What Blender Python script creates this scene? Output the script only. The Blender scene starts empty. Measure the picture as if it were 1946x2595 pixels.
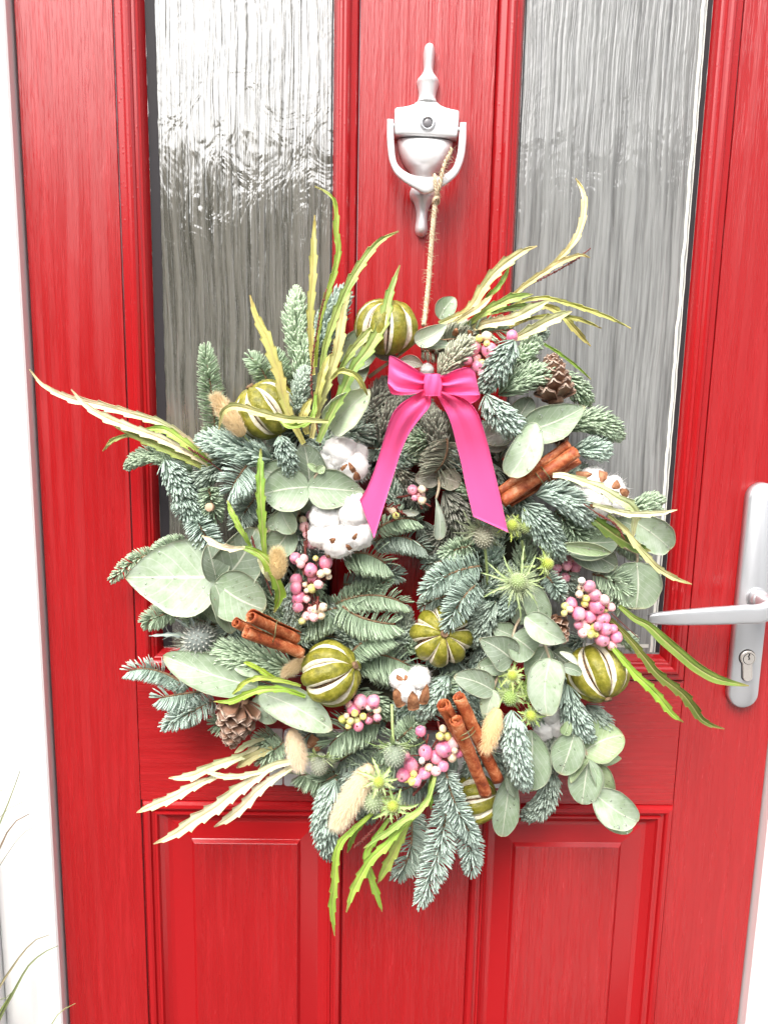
import bpy, math, random
import numpy as np
from mathutils import Vector, Matrix, noise

S = bpy.context.scene
COL = S.collection
random.seed(7)
rng = np.random.default_rng(7)
rad = math.radians

# ------------------------------------------------------------------ camera
FPX = 1948.0                      # focal length in pixels of the 1946 x 2595 photograph
CAM = np.array([0.0, -0.89, 1.35])
_p, _y, _r = rad(9.55), rad(1.10), rad(1.14)
FW = np.array([math.sin(_y) * math.cos(_p), math.cos(_y) * math.cos(_p), -math.sin(_p)])
_R = np.cross(FW, [0, 0, 1]); _R /= np.linalg.norm(_R)
_U = np.cross(_R, FW)
RT = _R * math.cos(_r) + _U * math.sin(_r)
UP = -_R * math.sin(_r) + _U * math.cos(_r)
cd = bpy.data.cameras.new('camera')
cd.sensor_fit = 'VERTICAL'; cd.sensor_height = 24.0; cd.lens = 24.0 * FPX / 2595.0
cd.clip_start = 0.02; cd.clip_end = 300
cam = bpy.data.objects.new('camera', cd); COL.objects.link(cam)
m = Matrix.Identity(4)
for i in range(3):
    m[i][0] = RT[i]; m[i][1] = UP[i]; m[i][2] = -FW[i]; m[i][3] = CAM[i]
cam.matrix_world = m
S.camera = cam

# ------------------------------------------------------------------ sky, sun, exposure
SUN_EL, SUN_AZ = rad(52), rad(200)      # azimuth clockwise from +Y: in front of the door, a little to the left
w = bpy.data.worlds.new('World'); S.world = w; w.use_nodes = True
nt = w.node_tree; nt.nodes.clear()
sky = nt.nodes.new('ShaderNodeTexSky'); sky.sky_type = 'NISHITA'; sky.sun_disc = False
sky.sun_elevation = SUN_EL; sky.sun_rotation = SUN_AZ
sky.dust_density = 6.0; sky.air_density = 1.2; sky.ozone_density = 1.0
hs = nt.nodes.new('ShaderNodeHueSaturation'); hs.inputs['Saturation'].default_value = 0.30
bg = nt.nodes.new('ShaderNodeBackground'); bg.inputs[1].default_value = 0.15
wo = nt.nodes.new('ShaderNodeOutputWorld')
nt.links.new(sky.outputs[0], hs.inputs['Color']); nt.links.new(hs.outputs[0], bg.inputs[0]); nt.links.new(bg.outputs[0], wo.inputs[0])
ld = bpy.data.lights.new('sun', 'SUN'); ld.energy = 0.7; ld.angle = rad(28); ld.color = (1, 0.97, 0.93)
sun = bpy.data.objects.new('sun', ld); COL.objects.link(sun)
sd = Vector((math.sin(SUN_AZ) * math.cos(SUN_EL), math.cos(SUN_AZ) * math.cos(SUN_EL), math.sin(SUN_EL)))
sun.rotation_euler = sd.to_track_quat('Z', 'Y').to_euler()
sun.location = (0, -4, 6)
S.view_settings.view_transform = 'Standard'; S.view_settings.look = 'None'
S.view_settings.exposure = 1.25; S.view_settings.gamma = 1.0
S.render.engine = 'CYCLES'
S.cycles.max_bounces = 6; S.cycles.transparent_max_bounces = 4
S.cycles.caustics_reflective = False; S.cycles.caustics_refractive = False
S.cycles.use_denoising = True

# ------------------------------------------------------------------ helpers
def at(px, py, d=0.0):
    """World point seen at photo pixel (px, py), d metres in front of the door face."""
    r = RT * (px - 973) / FPX - UP * (py - 1297.5) / FPX + FW
    return CAM + (-d - CAM[1]) / r[1] * r

def mpp(P):
    return float((np.asarray(P) - CAM) @ FW) / FPX

def unit(v):
    v = np.asarray(v, float); n = np.linalg.norm(v)
    return v / n if n > 1e-12 else v

def catmull(P, n):
    P = np.asarray(P, float)
    if len(P) == 2:
        return P[0] + (P[1] - P[0]) * np.linspace(0, 1, n)[:, None]
    E = np.vstack([2 * P[0] - P[1], P, 2 * P[-1] - P[-2]])
    seg = np.linalg.norm(np.diff(P, axis=0), axis=1)
    cum = np.concatenate([[0], np.cumsum(seg)]); cum /= cum[-1]
    out = []
    for t in np.linspace(0, 1, n):
        i = min(int(np.searchsorted(cum, t, 'right')) - 1, len(seg) - 1)
        u = (t - cum[i]) / max(cum[i + 1] - cum[i], 1e-9)
        a, b, c, d = E[i], E[i + 1], E[i + 2], E[i + 3]
        out.append(0.5 * (2 * b + (c - a) * u + (2 * a - 5 * b + 4 * c - d) * u * u + (3 * b - a - 3 * c + d) * u ** 3))
    return np.array(out)

class MB:
    def __init__(s):
        s.v, s.f, s.m, s.uv = [], [], [], []
    def add(s, V, F, mat=0, uv=None):
        o = len(s.v)
        V = [tuple(map(float, p)) for p in V]
        s.v += V
        s.uv += [tuple(map(float, q)) for q in uv] if uv is not None else [(0, 0, 0)] * len(V)
        s.f += [tuple(o + i for i in q) for q in F]
        s.m += [mat] * len(F)
    def grid(s, P, thick=0.0, mat=0, uv=None):
        """P[nu][nv] points -> a sheet, with a second skin thick behind it."""
        P = np.asarray(P, float); nu, nv = P.shape[:2]
        q = [(i * nv + j, i * nv + j + 1, (i + 1) * nv + j + 1, (i + 1) * nv + j) for i in range(nu - 1) for j in range(nv - 1)]
        U = [uv[i][j] for i in range(nu) for j in range(nv)] if uv is not None else None
        if not thick:
            s.add(P.reshape(-1, 3), q, mat, U); return
        du = np.gradient(P, axis=0); dv = np.gradient(P, axis=1)
        N = np.cross(du, dv); N /= np.maximum(np.linalg.norm(N, axis=2, keepdims=True), 1e-9)
        A = (P + N * thick / 2).reshape(-1, 3); B = (P - N * thick / 2).reshape(-1, 3)
        k = nu * nv
        F = q + [tuple(reversed([x + k for x in c])) for c in q]
        rim = [i * nv for i in range(nu)] + [(nu - 1) * nv + j for j in range(1, nv)] + [i * nv + nv - 1 for i in range(nu - 2, -1, -1)] + list(range(nv - 2, 0, -1))
        for a, b in zip(rim, rim[1:] + rim[:1]):
            F.append((b, a, a + k, b + k))
        s.add(np.vstack([A, B]), F, mat, None if U is None else U + U)
    def tube(s, P, R, n=8, mat=0, squash=None, caps=True, up=None):
        """Tube along P; R radius (or list). squash=(a,b) semi-axes factors along the two frame directions."""
        P = np.asarray(P, float); k = len(P)
        R = np.broadcast_to(np.asarray(R, float), (k,))
        T = np.gradient(P, axis=0); T /= np.maximum(np.linalg.norm(T, axis=1, keepdims=True), 1e-9)
        ref = np.array(up if up is not None else ([0, -1, 0] if abs(T[0][1]) < .9 else [1, 0, 0]), float)
        V, U = [], []
        sa, sb = squash or (1, 1)
        for i in range(k):
            ref = unit(ref - T[i] * (ref @ T[i])); b = np.cross(T[i], ref)
            for j in range(n):
                a = 2 * math.pi * j / n
                V.append(P[i] + R[i] * (sa * math.cos(a) * ref + sb * math.sin(a) * b)); U.append((i / max(k - 1, 1), j / n, 0))
        F = [(i * n + j, i * n + (j + 1) % n, (i + 1) * n + (j + 1) % n, (i + 1) * n + j) for i in range(k - 1) for j in range(n)]
        if caps:
            F += [tuple(reversed(range(n))), tuple((k - 1) * n + j for j in range(n))]
        s.add(V, F, mat, U)
    def box(s, a, b, mat=0, bev=0.0):
        a, b = np.minimum(a, b), np.maximum(a, b)
        V = [(x, y, z) for x in (a[0], b[0]) for y in (a[1], b[1]) for z in (a[2], b[2])]
        s.add(V, [(0, 1, 3, 2), (4, 6, 7, 5), (0, 4, 5, 1), (2, 3, 7, 6), (0, 2, 6, 4), (1, 5, 7, 3)], mat)
    def rings(s, L, mat=0, cap0=True, cap1=True, closed=True):
        """Loft a list of equally long loops."""
        n = len(L[0]); F = []
        for i in range(len(L) - 1):
            for j in range(n if closed else n - 1):
                F.append((i * n + j, i * n + (j + 1) % n, (i + 1) * n + (j + 1) % n, (i + 1) * n + j))
        if cap0: F.append(tuple(reversed(range(n))))
        if cap1: F.append(tuple((len(L) - 1) * n + j for j in range(n)))
        s.add([p for l in L for p in l], F, mat)
    def hairs(s, base, direc, width, mat=0):
        base = np.asarray(base); direc = np.asarray(direc)
        side = np.cross(direc, FW + rng.normal(0, .3, direc.shape)); side /= np.maximum(np.linalg.norm(side, axis=1, keepdims=True), 1e-9)
        for p, d, q in zip(base, direc, side):
            s.add([p - q * width, p + q * width, p + d * .6 + q * width * .5, p + d, ], [(0, 1, 2, 3)], mat, [(0, 0, 0), (0, 0, 0), (.6, 0, 0), (1, 0, 0)])

def mesh_of(name, mb, mats, off=(0, 0, 0), smooth=True):
    me = bpy.data.meshes.new(name)
    V = np.array(mb.v, float).reshape(-1, 3) - np.asarray(off, float)
    me.from_pydata(V.tolist(), [], mb.f)
    for x in mats: me.materials.append(x)
    me.polygons.foreach_set('material_index', mb.m)
    if smooth: me.polygons.foreach_set('use_smooth', [True] * len(mb.f))
    a = me.attributes.new('uvv', 'FLOAT_VECTOR', 'POINT'); a.data.foreach_set('vector', np.array(mb.uv, float).ravel())
    me.update()
    return me

def link(name, me, parent=None, color=None, label=None):
    o = bpy.data.objects.new(name, me); COL.objects.link(o)
    if parent: o.parent = parent
    if color is not None: o.color = (*color, 1)
    if label: o['label'] = label
    return o

def wloc(o):
    p = np.zeros(3)
    while o is not None:
        p += np.array(o.location); o = o.parent
    return p

def part(name, mb, mats, parent, color=None, label=None, smooth=True):
    if not isinstance(mats, (list, tuple)): mats = [mats]
    return link(name, mesh_of(name, mb, mats, wloc(parent) if parent else (0, 0, 0), smooth), parent, color, label)

def thing(name, loc, label, cat, kind='thing', group=None):
    o = bpy.data.objects.new(name, None); COL.objects.link(o); o.location = loc; o.empty_display_size = .05
    o['label'] = label; o['category'] = cat; o['kind'] = kind
    if group: o['group'] = group
    return o

# ------------------------------------------------------------------ materials
class NT:
    def __init__(s, name, rough=.5, spec=.5, **kw):
        s.mat = bpy.data.materials.new(name); s.mat.use_nodes = True
        s.t = s.mat.node_tree; s.b = s.t.nodes['Principled BSDF']
        s.b.inputs['Roughness'].default_value = rough
        s.b.inputs['Specular IOR Level'].default_value = spec
        for k, v in kw.items(): s.b.inputs[k.replace('_', ' ')].default_value = v
    def n(s, typ, **kw):
        x = s.t.nodes.new('ShaderNode' + typ)
        for k, v in kw.items():
            if isinstance(k, str) and hasattr(x, k): setattr(x, k, v)
        return x
    def put(s, sock, v):
        if hasattr(v, 'is_output'): s.t.links.new(v, sock)
        elif isinstance(v, (tuple, list)) and len(v) == 3 and sock.type == 'RGBA': sock.default_value = (*v, 1)
        else: sock.default_value = v
    def pos(s, sx=1, sy=1, sz=1, rotz=None):
        g = s.n('NewGeometry'); mp = s.n('Mapping'); mp.inputs['Scale'].default_value = (sx, sy, sz)
        s.t.links.new(g.outputs['Position'], mp.inputs['Vector']); return mp.outputs[0]
    def noise(s, vec, scale=1, detail=2, rough=.5, dist=0):
        x = s.n('TexNoise'); s.put(x.inputs['Vector'], vec); x.inputs['Scale'].default_value = scale
        x.inputs['Detail'].default_value = detail; x.inputs['Roughness'].default_value = rough; x.inputs['Distortion'].default_value = dist
        return x.outputs['Fac']
    def ramp(s, fac, stops, interp='LINEAR'):
        x = s.n('ValToRGB'); s.put(x.inputs[0], fac); x.color_ramp.interpolation = interp
        while len(x.color_ramp.elements) < len(stops): x.color_ramp.elements.new(.5)
        for e, (p, c) in zip(x.color_ramp.elements, stops):
            e.position = p; e.color = (*c, 1) if isinstance(c, tuple) else (c, c, c, 1)
        return x.outputs[0]
    def math(s, op, a, b=0.0, c=None):
        x = s.n('Math', operation=op); s.put(x.inputs[0], a); s.put(x.inputs[1], b)
        if c is not None: s.put(x.inputs[2], c)
        return x.outputs[0]
    def mix(s, fac, a, b, blend='MIX'):
        x = s.n('Mix', data_type='RGBA', blend_type=blend)
        s.put(x.inputs[0], fac); s.put(x.inputs[6], a); s.put(x.inputs[7], b); return x.outputs[2]
    def attr(s, name='uvv'):
        x = s.n('Attribute'); x.attribute_name = name; x.attribute_type = 'GEOMETRY'
        sp = s.n('SeparateXYZ'); s.t.links.new(x.outputs['Vector'], sp.inputs[0]); return sp.outputs
    def objcol(s):
        return s.n('ObjectInfo').outputs['Color']
    def rnd(s):
        return s.n('ObjectInfo').outputs['Random']
    def bump(s, h, strength=.3, dist=.001, prev=None):
        x = s.n('Bump'); x.inputs['Strength'].default_value = strength; x.inputs['Distance'].default_value = dist
        s.put(x.inputs['Height'], h)
        if prev is not None: s.t.links.new(prev, x.inputs['Normal'])
        return x.outputs[0]
    def col(s, c): s.put(s.b.inputs['Base Color'], c); return s
    def rough(s, c): s.put(s.b.inputs['Roughness'], c); return s
    def nrm(s, c): s.t.links.new(c, s.b.inputs['Normal']); return s

def simple(name, c, rough=.5, spec=.5, **kw):
    return NT(name, rough, spec, **kw).col(c).mat

def red_paint(name, horiz=False):
    k = NT(name, .3, 1.0)
    sc = (5, 40, 90) if horiz else (90, 40, 5)
    base = k.pos(*sc)
    warp = k.noise(k.pos(*((2, 3, 9) if horiz else (9, 3, 2))), 1, 2)
    g = k.pos(*((1.0, 1, 13) if horiz else (13, 1, 1.0)))
    wv = k.n('TexWave', wave_type='BANDS', bands_direction='Z' if horiz else 'X'); k.put(wv.inputs['Vector'], g)
    wv.inputs['Scale'].default_value = 1.1; wv.inputs['Distortion'].default_value = 14; wv.inputs['Detail'].default_value = 2
    wv.inputs['Detail Scale'].default_value = .55
    fine = k.noise(base, 1.6, 4, .65, .6)
    pores = k.ramp(k.noise(k.pos(*((14, 60, 420) if horiz else (420, 60, 14))), 1, 2, .6), [(.52, 0.0), (.60, 1.0)])
    pores2 = k.math('MULTIPLY', k.ramp(fine, [(.42, 0.0), (.60, 1.0)]), k.ramp(k.noise(k.pos(*((3, 5, 18) if horiz else (18, 5, 3))), 1, 3), [(.36, .25), (.62, 1.0)]))
    wr_ = k.math('MULTIPLY', k.ramp(wv.outputs['Fac'], [(.40, 0.0), (.66, 1.0)]), k.ramp(k.noise(k.pos(*((1.6, 3, 22) if horiz else (22, 3, 1.6))), 1, 3, .6, .8), [(.42, 0.0), (.64, 1.0)]))
    h = k.math('ADD', k.math('MULTIPLY', pores2, .45), k.math('ADD', k.math('MULTIPLY', wr_, k.math('ADD', k.math('MULTIPLY', pores2, .7), .35)), k.math('MULTIPLY', pores, .5)))
    k.nrm(k.bump(h, (.34 if not horiz else .22), .0014))
    v = k.math('ADD', k.math('MULTIPLY', pores2, .5), k.math('MULTIPLY', warp, .5))
    k.col(k.ramp(v, [(.2, (.36, .006, .008)), (.8, (.43, .011, .014))]))
    k.rough(k.math('ADD', k.math('MULTIPLY', wr_, .14), k.math('ADD', k.math('MULTIPLY', fine, .16), .17)))
    return k.mat

RED, REDH = red_paint('red_grained_paint'), red_paint('red_grained_paint_cross', True)
def red_trim(name, drop):
    k = NT(name, .2, .8)
    f = k.noise(k.pos(120, 60, 14), 1.5, 4, .6, .5)
    d = k.n('TexVoronoi'); k.put(d.inputs['Vector'], k.pos(190, 190, 150)); d.inputs['Scale'].default_value = 1
    drops = k.ramp(d.outputs['Distance'], [(.06, 1.0), (.24, 0.0)])
    k.nrm(k.bump(drops, drop, .0008, k.bump(f, .16, .0008)))
    k.col((.39, .008, .011)); return k.mat
REDT, REDS = red_trim('red_moulding_paint', .16), red_trim('red_panel_paint', .06)

def glass_mat(name, lo, hi, ior):
    k = NT(name, .05, .5)
    k.b.inputs['IOR'].default_value = ior
    wob = k.noise(k.pos(7, 1, 4), 1, 2)
    x = k.n('VectorMath', operation='ADD'); k.t.links.new(k.pos(185, 30, 4.2), x.inputs[0])
    cx = k.n('CombineXYZ'); k.put(cx.inputs[0], k.math('MULTIPLY', wob, 4.0)); k.t.links.new(cx.outputs[0], x.inputs[1])
    streak = k.noise(x.outputs[0], 1, 3, .55, .35)
    fine = k.noise(k.pos(480, 50, 22), 1, 2, .6, .3)
    blob = k.noise(k.pos(34, 20, 20), 1, 3, .6, 1.0)
    d = k.n('TexVoronoi'); k.put(d.inputs['Vector'], k.pos(38, 38, 26)); d.inputs['Scale'].default_value = 1
    drop = k.ramp(d.outputs['Distance'], [(.04, 1.0), (.16, 0.0)])
    h = k.math('ADD', k.math('ADD', streak, k.math('MULTIPLY', fine, .22)), k.math('MULTIPLY', blob, .5))
    k.nrm(k.bump(drop, .12, .002, k.bump(h, .6, .0035)))
    k.col(k.ramp(k.math('ADD', k.math('MULTIPLY', streak, .7), k.math('MULTIPLY', fine, .3)), [(.34, lo), (.58, hi)]))
    return k.mat
GLASS = glass_mat('rain_patterned_glass', (.05, .048, .038), (.21, .20, .172), 3.3)
GLASSP = glass_mat('rain_patterned_glass_lit', (.12, .12, .116), (.30, .305, .295), 2.1)  # pane's brightness from a lit interior is put into its base colour
GASKET_SHADE = simple('dark_gasket_and_edge_shade', (.028, .025, .028), .55, .25)
SPACER = simple('white_spacer_bar', (.72, .72, .66), .3)
def white_pvc():
    k = NT('white_upvc', .35, .4); n = k.noise(k.pos(6, 6, 2), 1, 3)
    k.col(k.ramp(n, [(.3, (.78, .77, .76)), (.7, (.84, .83, .82))])); return k.mat
PVC = white_pvc()
def satin(name, c, rough, metal=1.0, bump=.1):
    k = NT(name, rough, .5); k.b.inputs['Metallic'].default_value = metal
    n = k.noise(k.pos(900, 900, 900), 1, 2); n2 = k.noise(k.pos(45, 45, 30), 1, 3)
    k.nrm(k.bump(n, bump, .0002)); k.col(k.mix(k.math('MULTIPLY', n2, .35), c, tuple(x * .8 for x in c))); return k.mat
WHITE_METAL = satin('white_satin_metal', (.84, .84, .84), .34, .3)
SILVER = satin('satin_silver_metal', (.62, .63, .65), .36, .6)
BRASS = satin('nickel_lock_metal', (.85, .80, .74), .25, .8)
DARK = simple('dark_recess', (.012, .011, .012), .6)
LENS = simple('spyhole_lens', (.20, .19, .20), .12)

def leaf_mat():
    k = NT('eucalyptus_leaf', .46, .4)
    t, v, r = k.attr(); av = k.math('ABSOLUTE', v)
    mid = k.ramp(av, [(.0, 1.0), (.055, 0.0)])
    vein = k.math('SINE', k.math('MULTIPLY', k.math('SUBTRACT', k.math('MULTIPLY', t, 7.0), k.math('MULTIPLY', av, 2.4)), 6.283))
    vein = k.ramp(vein, [(.90, 0.0), (1.0, 1.0)])
    edge = k.ramp(av, [(.93, 0.0), (.99, 1.0)])
    n = k.noise(k.pos(70, 70, 70), 1, 5, .65, .3); n2 = k.noise(k.pos(420, 420, 420), 1, 2, .6)
    oc = k.objcol()
    c = k.mix(k.ramp(n, [(.34, 0.0), (.66, 1.0)]), k.mix(1.0, oc, (.74, .84, .66), 'MULTIPLY'), k.mix(1.0, oc, (1.14, 1.12, 1.18), 'MULTIPLY'))
    c = k.mix(k.math('MULTIPLY', n2, .22), c, (.55, .62, .56))
    c = k.mix(k.math('MULTIPLY', vein, .26), c, (.62, .68, .58))
    c = k.mix(k.math('MULTIPLY', mid, .75), c, (.74, .74, .62))
    c = k.mix(k.math('MULTIPLY', edge, .45), c, (.66, .66, .48))
    sp_ = k.noise(k.pos(160, 160, 160), 1, 3, .7, .5); c = k.mix(k.ramp(sp_, [(.68, 0.0), (.76, .6)]), c, (.26, .20, .09))
    c = k.mix(k.math('MULTIPLY', k.ramp(t, [(.93, 0.0), (1.0, 1.0)]), .5), c, (.36, .26, .12))
    k.col(c); k.nrm(k.bump(k.math('SUBTRACT', n, k.math('ADD', k.math('MULTIPLY', mid, .8), k.math('MULTIPLY', vein, .25))), .35, .0008)); return k.mat
LEAF = leaf_mat()

def strap_mat():
    k = NT('toothed_leaf', .42, .45)
    t, v, r = k.attr(); av = k.math('ABSOLUTE', v)
    oc = k.objcol()
    mid = k.ramp(av, [(.04, 1.0), (.2, 0.0)])
    n = k.noise(k.pos(150, 150, 150), 1, 4, .6); n2 = k.noise(k.pos(22, 22, 22), 1, 2)
    c = k.mix(k.ramp(n2, [(.35, 0.0), (.65, 1.0)]), k.mix(1.0, oc, (.80, .92, .70), 'MULTIPLY'), k.mix(1.0, oc, (1.15, 1.06, 1.0), 'MULTIPLY'))
    c = k.mix(k.math('MULTIPLY', n, .3), c, k.mix(1.0, oc, (.72, .78, .6), 'MULTIPLY'))
    c = k.mix(k.math('MULTIPLY', mid, .45), c, (.62, .50, .26))
    c = k.mix(k.math('MULTIPLY', k.ramp(av, [(.85, 0.0), (1.0, 1.0)]), .22), c, (.46, .50, .16))
    c = k.mix(k.math('MULTIPLY', k.ramp(t, [(.90, 0.0), (1.0, 1.0)]), .55), c, (.42, .27, .10))
    sp_ = k.noise(k.pos(90, 90, 90), 1, 4, .7); c = k.mix(k.ramp(sp_, [(.62, 0.0), (.74, .5)]), c, (.50, .36, .14))
    k.col(c); k.nrm(k.bump(k.math('ADD', n, mid), .35, .0008)); return k.mat
STRAP = strap_mat()

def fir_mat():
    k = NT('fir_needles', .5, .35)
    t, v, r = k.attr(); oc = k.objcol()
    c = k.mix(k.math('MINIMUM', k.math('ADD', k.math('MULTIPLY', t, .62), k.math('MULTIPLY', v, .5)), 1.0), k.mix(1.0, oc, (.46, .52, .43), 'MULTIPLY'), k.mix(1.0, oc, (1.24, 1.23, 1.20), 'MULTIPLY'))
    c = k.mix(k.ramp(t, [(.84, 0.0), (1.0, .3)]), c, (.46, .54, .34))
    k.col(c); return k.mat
FIR = fir_mat()
def twig_mat():
    k = NT('brown_twig', .7, .3); n = k.noise(k.pos(300, 300, 300), 1, 3)
    k.col(k.ramp(n, [(.3, (.13, .075, .04)), (.7, (.30, .19, .11))])); return k.mat
TWIG = twig_mat()
STEM = NT('pale_leaf_stem', .5, .4); STEM.col(STEM.mix(STEM.noise(STEM.pos(90, 90, 90)), (.34, .22, .15), (.52, .48, .33))); STEM = STEM.mat
REDSTEM = NT('dark_red_flower_spike', .5, .4); REDSTEM.col(REDSTEM.mix(REDSTEM.noise(REDSTEM.pos(260, 260, 260)), (.09, .018, .014), (.26, .06, .045))); REDSTEM = REDSTEM.mat
GSTEM = simple('green_stem', (.36, .45, .18), .5)
def lime_mats():
    k = NT('dried_lime_peel', .42, .45)
    n = k.noise(k.pos(120, 120, 120), 1, 5, .65); n2 = k.noise(k.pos(30, 30, 30), 1, 3)
    c = k.ramp(n, [(.30, (.10, .10, .006)), (.50, (.215, .205, .016)), (.72, (.42, .37, .07))])
    c = k.mix(k.math('MULTIPLY', k.ramp(n2, [(.4, 0.0), (.7, 1.0)]), .5), c, (.25, .22, .022))
    k.col(c); p = k.noise(k.pos(600, 600, 600), 1, 3); k.nrm(k.bump(p, .7, .0008, k.bump(n, .7, .002)))
    a = k.mat
    k = NT('dried_lime_pith', .7, .3); n = k.noise(k.pos(260, 260, 260), 1, 3)
    k.col(k.ramp(n, [(.3, (.62, .55, .38)), (.65, (.82, .78, .64))])); k.nrm(k.bump(n, .4, .0008)); b = k.mat
    k = NT('dried_lime_flesh', .7, .3); n = k.noise(k.pos(330, 330, 330), 1, 4)
    k.col(k.ramp(n, [(.35, (.022, .012, .007)), (.7, (.20, .11, .055))])); k.nrm(k.bump(n, .7, .002)); return a, b, k.mat
PEEL, PITH, FLESH = lime_mats()
def cotton_mat():
    k = NT('cotton_fibre', .9, .1); k.b.inputs['Subsurface Weight'].default_value = .35; k.b.inputs['Subsurface Radius'].default_value = (.004, .004, .004); k.b.inputs['Subsurface Scale'].default_value = 1.0; n = k.noise(k.pos(70, 70, 70), 1, 4)
    k.col(k.ramp(n, [(.3, (.84, .80, .77)), (.6, (.90, .89, .87))]))
    k.nrm(k.bump(k.noise(k.pos(500, 500, 500), 1, 3, .6, 1), .3, .001)); return k.mat
COTTON = cotton_mat()
def husk_mat(name, a, b, sc=220, rough=.6):
    k = NT(name, rough, .35); n = k.noise(k.pos(sc, sc, sc), 1, 4, .6)
    k.col(k.ramp(n, [(.3, a), (.7, b)])); k.nrm(k.bump(n, .5, .001)); return k.mat
HUSK = husk_mat('cotton_husk', (.20, .07, .03), (.48, .24, .12))
def berry_mat():
    k = NT('berry_skin', .3, .5); oc = k.objcol()
    n = k.noise(k.pos(95, 95, 95), 1, 3, .55); f = k.noise(k.pos(900, 900, 900), 1, 2)
    c = k.mix(k.ramp(n, [(.38, 0.0), (.7, .75)]), oc, k.mix(.5, oc, (.9, .72, .62)))
    c = k.mix(k.math('MULTIPLY', k.ramp(f, [(.5, 0.0), (.7, 1.0)]), .18), c, (.95, .78, .78))
    k.b.inputs['Subsurface Weight'].default_value = .25; k.b.inputs['Subsurface Radius'].default_value = (.004, .0015, .001)
    k.b.inputs['Subsurface Scale'].default_value = .6
    k.col(c); return k.mat
BERRY = berry_mat()
def cinnamon_mat():
    k = NT('cinnamon_bark', .55, .4); t, v, r = k.attr()
    n = k.noise(k.pos(70, 70, 70), 1, 5, .7, .4); g = k.noise(k.pos(420, 420, 420), 1, 3)
    c = k.ramp(k.math('ADD', k.math('MULTIPLY', n, .8), k.math('MULTIPLY', g, .2)), [(.34, (.15, .024, .008)), (.47, (.36, .075, .022)), (.56, (.50, .16, .06)), (.68, (.68, .36, .20))])
    k.col(c); k.nrm(k.bump(n, .6, .0018)); return k.mat
CINN = cinnamon_mat()
CONE = husk_mat('pine_cone_scale', (.10, .045, .025), (.34, .20, .13), 160, .5)
def cone_scale_mat():
    k = NT('pine_cone_scale_tipped', .5, .4); t, v, r = k.attr(); n = k.noise(k.pos(200, 200, 200), 1, 3)
    c = k.ramp(t, [(.0, (.03, .013, .008)), (.55, (.10, .045, .025)), (.82, (.24, .13, .08)), (1.0, (.60, .47, .38))])
    k.col(k.mix(k.math('MULTIPLY', n, .5), c, (.20, .09, .05))); return k.mat
SCALE = cone_scale_mat()
def head_mat():
    k = NT('thistle_head', .6, .3); t, v, r = k.attr(); oc = k.objcol()
    k.col(k.mix(t, k.mix(1.0, oc, (.55, .58, .50), 'MULTIPLY'), k.mix(.55, oc, (.85, .84, .66)))); return k.mat
HEAD = head_mat()
def bract_mat():
    k = NT('thistle_bract', .5, .35); oc = k.objcol(); t, v, r = k.attr()
    k.col(k.mix(k.ramp(k.math('ABSOLUTE', v), [(.0, .5), (.3, 0.0)]), oc, (.70, .76, .50))); return k.mat
BRACT = bract_mat()
def fluff_mat():
    k = NT('seed_head_fluff', .85, .1); oc = k.objcol(); t, v, r = k.attr()
    k.col(k.mix(t, k.mix(1.0, oc, (.88, .80, .68), 'MULTIPLY'), k.mix(1.0, oc, (1.1, 1.12, 1.15), 'MULTIPLY'))); return k.mat
FLUFF = fluff_mat()
def ribbon_mat():
    k = NT('pink_satin_ribbon', .56, .4); t, v, r = k.attr()
    weave = k.n('TexWave', wave_type='BANDS', bands_direction='Z'); k.put(weave.inputs['Vector'], k.pos(900, 900, 2600)); weave.inputs['Scale'].default_value = 1
    k.b.inputs['Anisotropic'].default_value = .5
    k.b.inputs['Sheen Weight'].default_value = .05; k.b.inputs['Sheen Tint'].default_value = (.75, .35, 1, 1)
    n = k.noise(k.pos(14, 14, 9), 1, 2)
    edge = k.ramp(k.math('ABSOLUTE', v), [(.93, 0.0), (.96, 1.0)])
    c = k.mix(n, (.96, .085, .27), (.96, .115, .33)); k.col(k.mix(k.math('MULTIPLY', edge, .4), c, (.95, .20, .48)))
    cr = k.noise(k.pos(130, 130, 40), 1, 3, .6, .6); k.nrm(k.bump(weave.outputs['Fac'], .06, .0003, k.bump(cr, .12, .0012))); return k.mat
RIBBON = ribbon_mat()
def twine_mat():
    k = NT('jute_fibre', .8, .2); n = k.noise(k.pos(700, 700, 160), 1, 3)
    k.col(k.ramp(n, [(.3, (.52, .38, .23)), (.7, (.80, .68, .50))])); k.nrm(k.bump(n, .5, .001)); return k.mat
JUTE = twine_mat()
WIRE = simple('green_binding_wire', (.20, .19, .08), .35)
def water_mat():
    k = NT('water', .03, .5); tr = k.n('BsdfTransparent'); tr.inputs[0].default_value = (.95, .98, .92, 1); gl = k.n('BsdfGlossy'); gl.inputs['Roughness'].default_value = .04
    fr = k.n('Fresnel'); fr.inputs[0].default_value = 1.6; mx = k.n('MixShader'); L = k.t.links.new
    L(fr.outputs[0], mx.inputs[0]); L(tr.outputs[0], mx.inputs[1]); L(gl.outputs[0], mx.inputs[2]); L(mx.outputs[0], k.t.nodes['Material Output'].inputs['Surface']); return k.mat
WATER = water_mat()
def gblade_mat():
    k = NT('dry_grass_blade', .5, .4); t, v, r = k.attr(); oc = k.objcol(); n = k.noise(k.pos(60, 60, 30), 1, 3)
    k.col(k.mix(n, k.mix(1.0, oc, (.7, .8, .6), 'MULTIPLY'), oc)); return k.mat
GBLADE = gblade_mat()

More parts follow.
